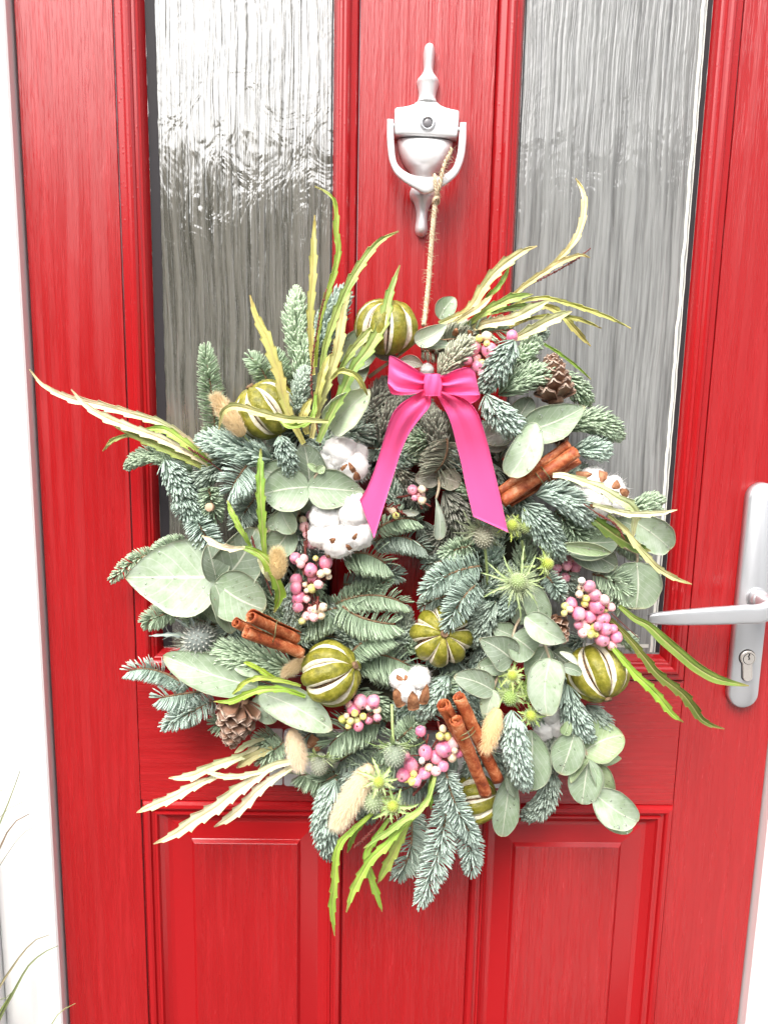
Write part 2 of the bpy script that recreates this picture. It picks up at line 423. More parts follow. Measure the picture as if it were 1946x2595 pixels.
# ------------------------------------------------------------------ setting: ground, frame, walls, what the glass mirrors
def noise_mat(name, a, b, sc, rough=.8, bump=.4, dist=.004):
    k = NT(name, rough, .3); n = k.noise(k.pos(sc, sc, sc), 1, 5, .6); k.col(k.ramp(n, [(.3, a), (.7, b)])); k.nrm(k.bump(n, bump, dist)); return k.mat
PAVE = noise_mat('grey_paving', (.028, .027, .026), (.05, .048, .045), 14)
HEDGE = noise_mat('hedge_leaves', (.03, .04, .02), (.09, .10, .06), 9, .7, .8, .05)
RENDER = noise_mat('pale_render', (.74, .73, .70), (.82, .81, .78), 5, .85)
mb = MB(); mb.add([(-60, -60, 0), (60, -60, 0), (60, 60, 0), (-60, 60, 0)], [(0, 1, 2, 3)])
o = part('ground', mb, PAVE, None, label='grey paved ground in front of the door'); o['kind'] = 'structure'

DX0, DX1 = -.3815, .5015
def jamb(side):
    e = DX0 - .003 if side < 0 else DX1 + .003
    prof = [(0, .02), (0, -.013), (.002, -.015), (.030, -.015), (.036, -.0165), (.068, -.0165), (.070, -.0155), (.070, .06), (0, .06)]
    mb = MB()
    L = [[(e + side * x, y, z) for x, y in prof] for z in (0.02, 2.15)]
    if side > 0: L = [list(reversed(l)) for l in L]
    mb.rings(L); return mb
fr = thing('door_frame', (0.06, 0, 0), 'white plastic door frame around the red door', 'door frame', 'structure')
for sgn in (-1, 1): part('jamb', jamb(sgn), PVC, fr, smooth=False)
mb = MB(); mb.box((DX0 - .003, -.015, 2.07), (DX1 + .003, .06, 2.15)); part('head', mb, PVC, fr, smooth=False)
for sgn, nm in ((-1, 'left'), (1, 'right')):
    mb = MB(); x0 = DX0 - .074 if sgn < 0 else DX1 + .074
    mb.box((x0, -.035, 0), (x0 + sgn * 2.5, .25, 3.2))
    o = part('wall', mb, RENDER if False else PVC, None, label='white wall beside the door frame, its %s side' % nm, smooth=False); o['kind'] = 'structure'
mb = MB(); mb.box((DX0 - .073, -.035, 2.151), (DX1 + .073, .25, 3.2)); o = part('wall', mb, PVC, None, label='white wall above the door frame', smooth=False); o['kind'] = 'structure'

REFLECTOR = noise_mat('pale_reflector_slabs', (.20, .195, .19), (.27, .265, .255), 10)  # unseen pale slab added so the door's right half reflects something bright
mb = MB(); mb.box((.28, -9.1, -.05), (9, -.5, .004)); o = part('reflector', mb, REFLECTOR, None, label='pale slab path added to brighten the right half of the door', smooth=False); o['kind'] = 'structure'
# across the way, seen only mirrored in glass and paint
mb = MB()
hx = np.linspace(-16, 1.2, 60); hz = np.linspace(0, 1, 14)
G = [[(x, -9.0 + .5 * noise.noise((x * .9, z * 3, 1)) + (.9 * z * z), z * (3.75 + .45 * noise.noise((x * .55, 0, 3)) + .25 * noise.noise((x * 2.1, 5, 3)))) for z in hz] for x in hx]
mb.grid(G, .5); o = part('hedge', mb, HEDGE, None, label='tall dark hedge across the way'); o['kind'] = 'stuff'
mb = MB(); mb.box((1.4, -9.6, 0), (16, -9.2, 7.2)); o = part('garden_wall', mb, RENDER, None, label='tall pale rendered wall across the way', smooth=False); o['kind'] = 'structure'

# ------------------------------------------------------------------ the door
door = thing('front_door', (.06, 0, .02), 'glossy red wood-grain front door with two tall obscured glass panes', 'door')
def slab(name, x0, x1, z0, z1, mat):
    mb = MB(); e = .0003
    y0, y1 = 0.0, .044
    L = [[(x0 + e + k, y, z0 + e + k), (x1 - e - k, y, z0 + e + k), (x1 - e - k, y, z1 - e - k), (x0 + e + k, y, z1 - e - k)] for k, y in ((0, y1), (0, y0 + .0004), (.0004, y0))]
    mb.rings(L); return part(name, mb, mat, door, smooth=False)
ZT = 1.93
slab('stile', DX0, -.2787, .03, 2.06, RED); slab('stile', .389, DX1, .03, 2.06, RED)
slab('muntin', -.0186, .127, .996, ZT, RED); slab('rail', -.2787, .389, ZT, 2.06, REDH)
slab('rail', -.2787, .389, .831, .996, REDH)
slab('muntin', -.0266, .1351, .15, .831, RED); slab('rail', -.2787, .389, .03, .15, REDH)

def mitred(mb, out, inn, prof, fill=None):
    """Moulding swept round a rectangle: out/inn=(x0,z0,x1,z1); prof=(fraction 0..1, height towards the viewer)."""
    L = []
    for f, h in prof:
        r = [out[i] + (inn[i] - out[i]) * f for i in range(4)]
        L.append([(r[0], -h, r[1]), (r[2], -h, r[1]), (r[2], -h, r[3]), (r[0], -h, r[3])])
    V, F = [], []
    for side in range(4):          # four separate mitred lengths keep their edges crisp
        o = len(V)
        for l in L: V += [l[side], l[(side + 1) % 4]]
        F += [(o + 2 * i, o + 2 * i + 1, o + 2 * i + 3, o + 2 * i + 2) for i in range(len(L) - 1)]
    mb.add(V, F)
CAS = [(0, -.004), (.02, -.0025), (.05, .0005), (.09, .0042), (.12, .005), (.30, .006), (.33, .0075), (.36, .0098), (.42, .0116), (.50, .0124), (.58, .0118), (.64, .0098), (.66, .0082), (.74, .0080), (.78, .0066), (.84, .0060), (.90, .0030), (.95, -.0005), (1, -.005)]
def bar(mb, P, hw, d0, d1):
    """flat bar along P in the door plane (list of x,z), half width hw."""
    P = np.array(P, float); T = np.gradient(P, axis=0); T /= np.linalg.norm(T, axis=1, keepdims=True); N = np.stack([-T[:, 1], T[:, 0]], 1)
    A, B = P + N * hw, P - N * hw
    L = [[(a[0], -d0, a[1]), (a[0], -d1, a[1]), (b[0], -d1, b[1]), (b[0], -d0, b[1])] for a, b in zip(A, B)]
    mb.rings(L)
for gi, (o4, i4) in enumerate((((-.2787, .996, -.0186, ZT), (-.2457, 1.029, -.0465, ZT - .033)), ((.127, .996, .389, ZT), (.1567, 1.029, .3572, ZT - .033)))):
    mb = MB(); mitred(mb, o4, i4, CAS)
    gf = part('glazing_frame', mb, REDT, door, smooth=False)
    mb = MB(); mb.box((i4[0] - .004, .0042, i4[1] - .004), (i4[2] + .004, .028, i4[3] + .004))
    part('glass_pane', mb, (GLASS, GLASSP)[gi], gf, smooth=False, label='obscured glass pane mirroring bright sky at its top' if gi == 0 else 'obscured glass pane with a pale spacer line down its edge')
    z = np.linspace(i4[1] + .002, i4[3] - .002, 90)
    mb = MB()
    jig = lambda a, s: np.array([noise.noise((a, q * s, 2.2)) for q in z])
    if gi == 0:
        bar(mb, np.stack([i4[0] + .0052 + .0012 * jig(1, 70), z], 1), .0052, -.0042, -.0036)  # wide dark strip paints the shade along the pane's inner edge
        bar(mb, np.stack([i4[2] - .0012 + 0 * z, z], 1), .0008, -.0042, -.0036)
    else:
        bar(mb, np.stack([i4[2] - .0030 + .0005 * jig(2, 70), z], 1), .0026, -.0042, -.0036)
        bar(mb, np.stack([i4[0] + .001 + 0 * z, z], 1), .0007, -.0042, -.0036)
    part('gasket_and_edge_shade', mb, GASKET_SHADE, gf, smooth=False)
    if gi == 1:
        mb = MB(); bar(mb, np.stack([i4[2] - .0100 + .0016 * jig(3, 28) + .0012 * jig(5, 90), z], 1), .0016, -.0042, -.0037)
        bar(mb, np.stack([i4[2] - .0062 + .0010 * jig(7, 50), z], 1), .0005, -.0042, -.0037)
        xx = np.linspace(i4[0] + .01, i4[2] - .014, 60)
        bar(mb, np.stack([xx, i4[1] + .010 + .0012 * np.array([noise.noise((q * 90, 1, 1)) for q in xx])], 1), .0022, -.0042, -.0037)
        part('spacer_bar', mb, SPACER, gf, smooth=False)
PAN = [(0, -.004), (.01, -.003), (.035, .0012), (.06, .0035), (.13, .0042), (.17, .0036), (.19, .0012), (.24, .0010), (.26, .0026), (.30, .0028), (.33, .0004), (.40, -.0042), (.47, -.0076), (.53, -.0088), (.555, -.0088), (.575, -.0080), (.92, .0004), (.93, .0004), (.94, .0008), (.99, .0034), (1, .0036)]
PAN = [(f, h * (1.6 if h > 0 else .55)) for f, h in PAN]
for o4, i4 in (((-.2776, .15, -.0266, .831), (-.2119, .215, -.0838, .776)), ((.1351, .15, .3905, .831), (.1919, .215, .3221, .775))):
    mb = MB(); mitred(mb, o4, i4, PAN)
    pn = part('raised_panel', mb, REDS, door, smooth=False)
    mb = MB(); mb.add([(i4[0], -.0061, i4[1]), (i4[2], -.0061, i4[1]), (i4[2], -.0061, i4[3]), (i4[0], -.0061, i4[3])], [(0, 1, 2, 3)])
    part('panel_field', mb, RED, pn, smooth=False)

# letter plate, mostly behind the wreath
mb = MB(); a, b = at(690, 1985), at(1373, 3400)
def rbox(mb, x0, x1, z0, z1, d0, d1, r, mat=0):
    def loop(k, d):
        c = [(x1 - r, z1 - r, 0), (x0 + r, z1 - r, 90), (x0 + r, z0 + r, 180), (x1 - r, z0 + r, 270)]
        return [(cx + (r - k) * math.cos(rad(a0 + t)), -d, cz + (r - k) * math.sin(rad(a0 + t))) for cx, cz, a0 in c for t in (0, 30, 60, 90)]
    mb.rings([loop(0, d0), loop(0, d1 - r * .3), loop(r * .25, d1)], mat)
rbox(mb, -.118, -.1 - .002, .855, .928, 0, .004, .0018)
rbox(mb, -.1, .212, .855, .928, 0, .007, .004); rbox(mb, .214, .230, .855, .928, 0, .004, .0018)
lp = part('letter_plate', mb, WHITE_METAL, door, smooth=False)
mb = MB(); rbox(mb, -.072, .184, .872, .911, .0068, .0105, .003); part('letter_flap', mb, WHITE_METAL, lp, smooth=False)

# ---- knocker
KA, KB = at(1088, 114), at(1066, 602)
kax = unit(KB - KA); kside = unit(np.cross([0, -1, 0], kax)); KL = np.linalg.norm(KB - KA)
if kside[0] < 0: kside = -kside
OUTW = np.array([0, -1.0, 0])
def relief(prof, n=18):
    """prof: (pixel row, half width px, depth m, exponent) -> half-lathe standing on the door."""
    L = []
    for py, hw, h, e in prof:
        c = KA + kax * KL * (py - 114) / 488; s = hw * mpp(c); l = []
        for j in range(n + 1):
            a = math.pi * j / n; ca, sa = math.cos(a), math.sin(a)
            l.append(c + kside * s * math.copysign(abs(ca) ** e, ca) + OUTW * (h * sa ** e + .0002))
        L.append(l)
    return L
def resamp(prof, n):
    P = np.array(prof, float); k = np.linspace(0, len(P) - 1, n)
    return catmull(P, n)
mb = MB()
mb.rings(relief(resamp([(114, 3, .003, 1), (117, 9, .008, 1), (124, 13, .012, 1), (140, 14.5, .013, 1), (165, 13, .012, 1), (182, 13, .012, 1), (195, 20, .015, 1), (203, 27, .017, 1), (210, 28.5, .018, 1), (220, 26, .017, 1), (235, 22.5, .016, .95), (250, 22, .015, .9), (262, 28, .015, .8)], 40)))
mb.rings(relief([(260, 27, .013, .8), (270, 38, .014, .6), (276, 52, .015, .5), (281, 66, .016, .35), (284, 80, .0165, .25), (287, 81, .017, .2), (345, 80, .018, .2), (350, 79, .0175, .2), (351.5, 77, .016, .2)]))
mb.rings(relief(resamp([(352, 66, .012, .9), (355, 70, .014, .9), (375, 68, .022, .95), (400, 60, .025, 1), (420, 49, .024, 1), (435, 37, .020, 1), (445, 31, .017, 1), (452, 29, .015, 1), (470, 29, .014, 1), (483, 33, .015, 1)], 30)))
mb.rings(relief(resamp([(470, 24, .012, 1), (484, 33, .017, 1), (494, 33.5, .018, 1), (503, 30, .018, 1), (515, 21, .016, 1), (535, 15, .013, 1), (555, 14, .013, 1), (572, 15.5, .014, 1), (587, 15, .014, 1), (597, 10, .010, 1), (602, 3, .004, 1)], 34)))
kn = part('door_knocker', mb, WHITE_METAL, door, label='white urn-shaped door knocker with a spyhole')
OUT = [(981, 301), (980, 343), (984, 394), (992, 424), (1006, 447), (1031, 467), (1056, 482), (1077, 493), (1102, 484), (1132, 467), (1158, 444), (1170, 419), (1178, 389), (1182, 343), (1182, 310)]
INN = [(997, 302), (998, 343), (1001, 394), (1008, 417), (1023, 432), (1044, 443), (1060, 447), (1077, 449), (1095, 448), (1122, 443), (1145, 427), (1155, 404), (1160, 381), (1163, 343), (1166, 310)]
mb = MB(); L = []
for (ox, oy), (ix, iy) in zip(catmull(OUT, 43), catmull(INN, 43)):
    t = abs(iy - 302) / 150; d0, d1 = .010 + .014 * min(t, 1), .019 + .019 * min(t, 1)
    q = lambda f, d: at(ox + (ix - ox) * f, oy + (iy - oy) * f, d)
    L.append([q(0, d0), q(0, d1 - .003), q(.12, d1 - .0006), q(.25, d1), q(.75, d1), q(.88, d1 - .0006), q(1, d1 - .003), q(1, d0)])
mb.rings(L); part('knocker_ring', mb, WHITE_METAL, kn)
mb = MB()
for px in (998, 1163): mb.tube([at(px - 8, 318 + (px - 998) * .06, .012), at(px + 8, 318 + (px - 998) * .06, .012)], .0022, 10)
part('pivot_pin', mb, WHITE_METAL, kn)
def disc_lathe(mb, c, prof, n=28, mat=0, ax=OUTW):
    ax = unit(ax); s = unit(np.cross(ax, [0, 0, 1])) if abs(ax[2]) < .9 else np.array([1., 0, 0]); u = np.cross(s, ax)
    mb.rings([[c + ax * h + r * (math.cos(2 * math.pi * j / n) * s + math.sin(2 * math.pi * j / n) * u) for j in range(n)] for r, h in prof], mat)
mb = MB(); c = at(1083, 314, .0155)
disc_lathe(mb, c, [(.0088, .0), (.0088, .0022), (.0076, .0042), (.0060, .0048), (.0054, .0044), (.0050, .0030)])
sp = part('spyhole', mb, SILVER, kn)
mb = MB(); disc_lathe(mb, c, [(.0050, .0028), (.0046, .0034), (.0030, .0040), (.0008, .0043)]); part('lens', mb, LENS, sp)

# ---- handle
def stadium(cb, ct, r, n=14):
    ax = unit(ct - cb); s = np.array([ax[2], 0, -ax[0]])
    return [ct + r * (math.cos(t) * s + math.sin(t) * ax) for t in np.linspace(0, math.pi, n)] + [cb - r * (math.cos(t) * s + math.sin(t) * ax) for t in np.linspace(0, math.pi, n)]
hp_t, hp_b = at(1937, 1264, .012), at(1884, 1760, .012)
hp_t[1] = hp_b[1] = 0
mx = (hp_t[0] + hp_b[0]) / 2; hp_t[0] = hp_b[0] = mx
RB = .0182
mb = MB(); mb.rings([[p + OUTW * d for p in stadium(hp_b, hp_t, RB - k)] for k, d in ((0, .0002), (0, .0088), (.0008, .0108), (.0022, .0120))])
hd = part('door_handle', mb, SILVER, door, label='silver lever handle on a long rounded back plate')
boss = at(1915, 1514, .012)
mb = MB(); disc_lathe(mb, boss, [(.0125, -.0005), (.0125, .0012), (.0118, .0018)]); disc_lathe(mb, boss, [(.0113, .0018), (.0108, .010), (.0098, .014)])
part('collar', mb, SILVER, hd)
LP = np.array([boss + OUTW * .010, boss + OUTW * .026 + np.array([.001, 0, -.002]), at(1957, 1540, .049), at(1925, 1555, .056), at(1880, 1557, .0565), at(1800, 1561, .056), at(1720, 1565, .055), at(1660, 1567, .0535), at(1642, 1568, .0525)])
LH = np.array([.0090, .0092, .0100, .0108, .0108, .0102, .0088, .0066, .0042]); LD = np.array([.0090, .0090, .0085, .0062, .0056, .0050, .0042, .0036, .003])
PP = catmull(LP, 60); cu = np.concatenate([[0], np.cumsum(np.linalg.norm(np.diff(LP, axis=0), axis=1))]); tu = np.linspace(0, 1, 60) * cu[-1]
HH = np.stack([np.interp(tu, cu, LH), np.interp(tu, cu, LD)], 1)
T = np.gradient(PP, axis=0); T /= np.linalg.norm(T, axis=1, keepdims=True); L = []
for p, t, h in zip(PP, T, HH):
    u = unit(np.array([0, 0, 1.]) - t * t[2]); b = np.cross(t, u)
    L.append([p + u * h[0] * math.copysign(abs(math.sin(a)) ** .6, math.sin(a)) + b * h[1] * math.copysign(abs(math.cos(a)) ** .6, math.cos(a)) for a in np.linspace(0, 2 * math.pi, 21)[:-1]])
mb = MB(); mb.rings(L); part('lever', mb, SILVER, hd)
mb = MB(); cyl = at(1892, 1666, .0125); bot = at(1891, 1713, .0125); r1, r2 = .0092, .0058
def keyprof(k):
    a0 = math.asin(r2 / r1)
    P = [cyl + (r1 - k) * np.array([math.sin(a), 0, math.cos(a)]) for a in np.linspace(-math.pi + a0, math.pi - a0, 26)]
    P += [np.array([bot[0], cyl[1], bot[2]]) + (r2 - k) * np.array([math.cos(a), 0, -math.sin(a)]) for a in np.linspace(0, math.pi, 12)]
    return P
mb.rings([[p + OUTW * d for p in keyprof(k)] for k, d in ((-.0009, -.002), (-.0009, .0001))], 1)
mb.rings([[p + OUTW * d for p in keyprof(k)] for k, d in ((0, 0), (0, .0028), (.0005, .0034))])
lk = part('lock_cylinder', mb, [BRASS, DARK], hd, smooth=False)
mb = MB(); disc_lathe(mb, cyl + np.array([.0006, 0, -.0006]), [(.0071, .003), (.0071, .0036), (.0066, .0038), (.0066, .0034)], mat=1); disc_lathe(mb, cyl + np.array([.0006, 0, -.0006]), [(.0065, .003), (.0065, .0040)])
zz = [(0, .0062), (.0006, .0040), (-.0008, .0026), (.0009, .0008), (.0002, -.0016)]
for (x0, z0), (x1, z1) in zip(zz, zz[1:]): mb.tube([cyl + OUTW * .0042 + np.array([x0, 0, z0]), cyl + OUTW * .0042 + np.array([x1, 0, z1])], .0007, 6, 1)
part('key_plug', mb, [BRASS, DARK], lk, smooth=False)

# ------------------------------------------------------------------ the wreath
WC = at(995, 1410, 0)
wr = thing('wreath', tuple(WC), 'large wreath of fir, eucalyptus, dried limes and pink berries with a hot pink bow', 'wreath')
mb = MB(); ring = []
for k in range(64):
    a = 2 * math.pi * k / 64; rr = 325 + 14 * noise.noise((k * .3, 0, 0))
    ring.append(at(995 + rr * .92 * math.cos(a), 1405 + rr * 1.05 * math.sin(a), .028))
ring.append(ring[0])
mb.tube(ring, [.024 + .004 * noise.noise((k * .7, 1, 0)) for k in range(65)], 10, caps=False)
part('twig_ring', mb, husk_mat('mossy_twigs', (.015, .016, .010), (.06, .05, .03), 150, .9), wr)

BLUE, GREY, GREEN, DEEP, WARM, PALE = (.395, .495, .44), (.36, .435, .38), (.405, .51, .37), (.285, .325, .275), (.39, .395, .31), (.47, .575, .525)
def fir(base, tip, hw, style='b', d=.06, tint=BLUE, mid=None, dt=None, dens=1.0, label=None):
    dt = d if dt is None else dt
    A, B = at(*base, d), at(*tip, dt)
    Mx = at(*mid, (d + dt) / 2 + .004) if mid else (A + B) / 2 + OUTW * .004 + np.array([0, 0, .002])
    Cc = 2 * Mx - .5 * (A + B)
    ln = math.dist(base, tip) if not mid else math.dist(base, mid) + math.dist(mid, tip)
    n = int((ln * {'b': 2.25, 'c': 1.25}.get(style, 1.45) + 50) * dens)
    t = np.clip((np.arange(n) + rng.uniform(0, 1, n)) / n, 0, 1) ** .92
    pos = lambda t: ((1 - t) ** 2)[:, None] * A + (2 * t * (1 - t))[:, None] * Cc + (t ** 2)[:, None] * B
    P = pos(t); T = (2 * (1 - t))[:, None] * (Cc - A) + (2 * t)[:, None] * (B - Cc); T /= np.linalg.norm(T, axis=1, keepdims=True)
    nrm = lambda X: X / np.maximum(np.linalg.norm(X, axis=1, keepdims=True), 1e-9)
    N = CAM - P; N = nrm(N - T * (N * T).sum(1, keepdims=True)); Bn = np.cross(T, N)
    mp = mpp(Mx)
    if style == 'b':
        phi = rng.normal(0, 1.35, n); al = np.full(n, 43.0)
    elif style == 'c':
        sd = np.where(np.arange(n) % 2, 1, -1); phi = sd * (1.5 + rng.normal(0, .25, n)); fr_ = rng.random(n) < .22; phi[fr_] = rng.normal(0, .7, fr_.sum()); al = np.full(n, 82.0)
    else:                       # 'd','l','r','t': needles combed to one side of the picture
        want = {'d': -UP, 't': UP, 'l': -RT, 'r': RT}[style]
        phi = np.arctan2(Bn @ want, N @ want) + rng.normal(0, .30, n); o_ = rng.random(n) < .16; phi[o_] += math.pi * .85; al = np.full(n, 80.0)
    al = np.radians(al * (1 - .62 * t ** 5) + rng.normal(0, 3.2, n))
    Rd = np.cos(phi)[:, None] * N + np.sin(phi)[:, None] * Bn
    D0 = np.cos(al)[:, None] * T + np.sin(al)[:, None] * Rd
    Lh = hw * mp / math.sin(rad({'b': 43, 'c': 66}.get(style, 72))) * ({'b': 1, 'c': 1}.get(style, 1.35))
    Ln = Lh * rng.uniform(.82, 1.1, n) * (.72 + .28 * np.sin(np.pi * np.clip(t * .9 + .12, 0, 1))) * (1 - .18 * t ** 6)
    D1 = nrm(D0 + T * (.14 if style == 'c' else .24) + N * .14 + rng.normal(0, .05, (n, 3)))
    Sd = nrm(np.cross(D0, Rd + 1e-4)); Up_ = np.cross(Sd, D0)
    P = P + Rd * .0012
    p1 = P + D0 * (Ln * .48)[:, None]; p2 = p1 + D1 * (Ln * .37)[:, None]; p3 = p2 + D1 * (Ln * .13)[:, None]
    w_ = rng.uniform(.00120, .00165, n)[:, None] * (.80 if style != 'b' else 1.05)
    V = np.empty((n, 10, 3)); U = np.zeros((n, 10, 3))
    for i, (p, s) in enumerate(((P, .6), (p1, 1.0), (p2, .9))):
        V[:, i * 3] = p - Sd * w_ * s; V[:, i * 3 + 1] = p + Up_ * w_ * .8 * s; V[:, i * 3 + 2] = p + Sd * w_ * s
        U[:, i * 3:i * 3 + 3, 0] = (.0, .5, .85)[i]
    V[:, 9] = p3; U[:, 9, 0] = 1; U[:, :, 1] = rng.uniform(.1, 1, n)[:, None]
    f = [(0, 1, 4, 3), (1, 2, 5, 4), (2, 0, 3, 5), (3, 4, 7, 6), (4, 5, 8, 7), (5, 3, 6, 8), (6, 7, 9), (7, 8, 9), (8, 6, 9)]
    mb = MB(); mb.v = V.reshape(-1, 3).tolist(); mb.uv = U.reshape(-1, 3).tolist()
    mb.f = [tuple(10 * k + i for i in q) for k in range(n) for q in f]; mb.m = [0] * len(mb.f)
    j = rng.uniform(.9, 1.1)
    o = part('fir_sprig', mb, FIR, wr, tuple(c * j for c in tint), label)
    mb = MB(); tt = np.linspace(0, .97, 7); mb.tube(pos(tt), np.linspace(.0016, .0008, 7), 6); part('twig', mb, TWIG, o)

# dark filling sprigs deep in the ring
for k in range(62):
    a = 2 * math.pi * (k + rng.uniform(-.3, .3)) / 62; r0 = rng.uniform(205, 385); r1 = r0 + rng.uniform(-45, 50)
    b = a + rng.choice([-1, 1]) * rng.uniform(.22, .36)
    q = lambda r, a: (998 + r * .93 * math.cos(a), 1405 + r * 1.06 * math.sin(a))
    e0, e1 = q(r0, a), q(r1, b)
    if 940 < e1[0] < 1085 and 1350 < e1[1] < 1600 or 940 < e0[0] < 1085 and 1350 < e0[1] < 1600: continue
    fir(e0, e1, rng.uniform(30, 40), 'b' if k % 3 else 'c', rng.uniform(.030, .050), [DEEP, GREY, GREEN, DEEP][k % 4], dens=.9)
for k in range(46):
    a = 2 * math.pi * (k + rng.uniform(-.3, .3)) / 46; r0 = rng.uniform(240, 375); r1 = r0 + rng.uniform(-60, 60); b = a + rng.choice([-1, 1]) * rng.uniform(.18, .32)
    e0, e1 = q(r0, a), q(r1, b)
    if 930 < e1[0] < 1095 and 1340 < e1[1] < 1610 or 930 < e0[0] < 1095 and 1340 < e0[1] < 1610 or 960 < e0[0] < 1180 and 1000 < e0[1] < 1340: continue
    fir(e0, e1, rng.uniform(32, 40), 'b' if k % 4 else 'd', rng.uniform(.048, .058), [GREY, BLUE, GREEN, GREY][k % 4], dens=.85)
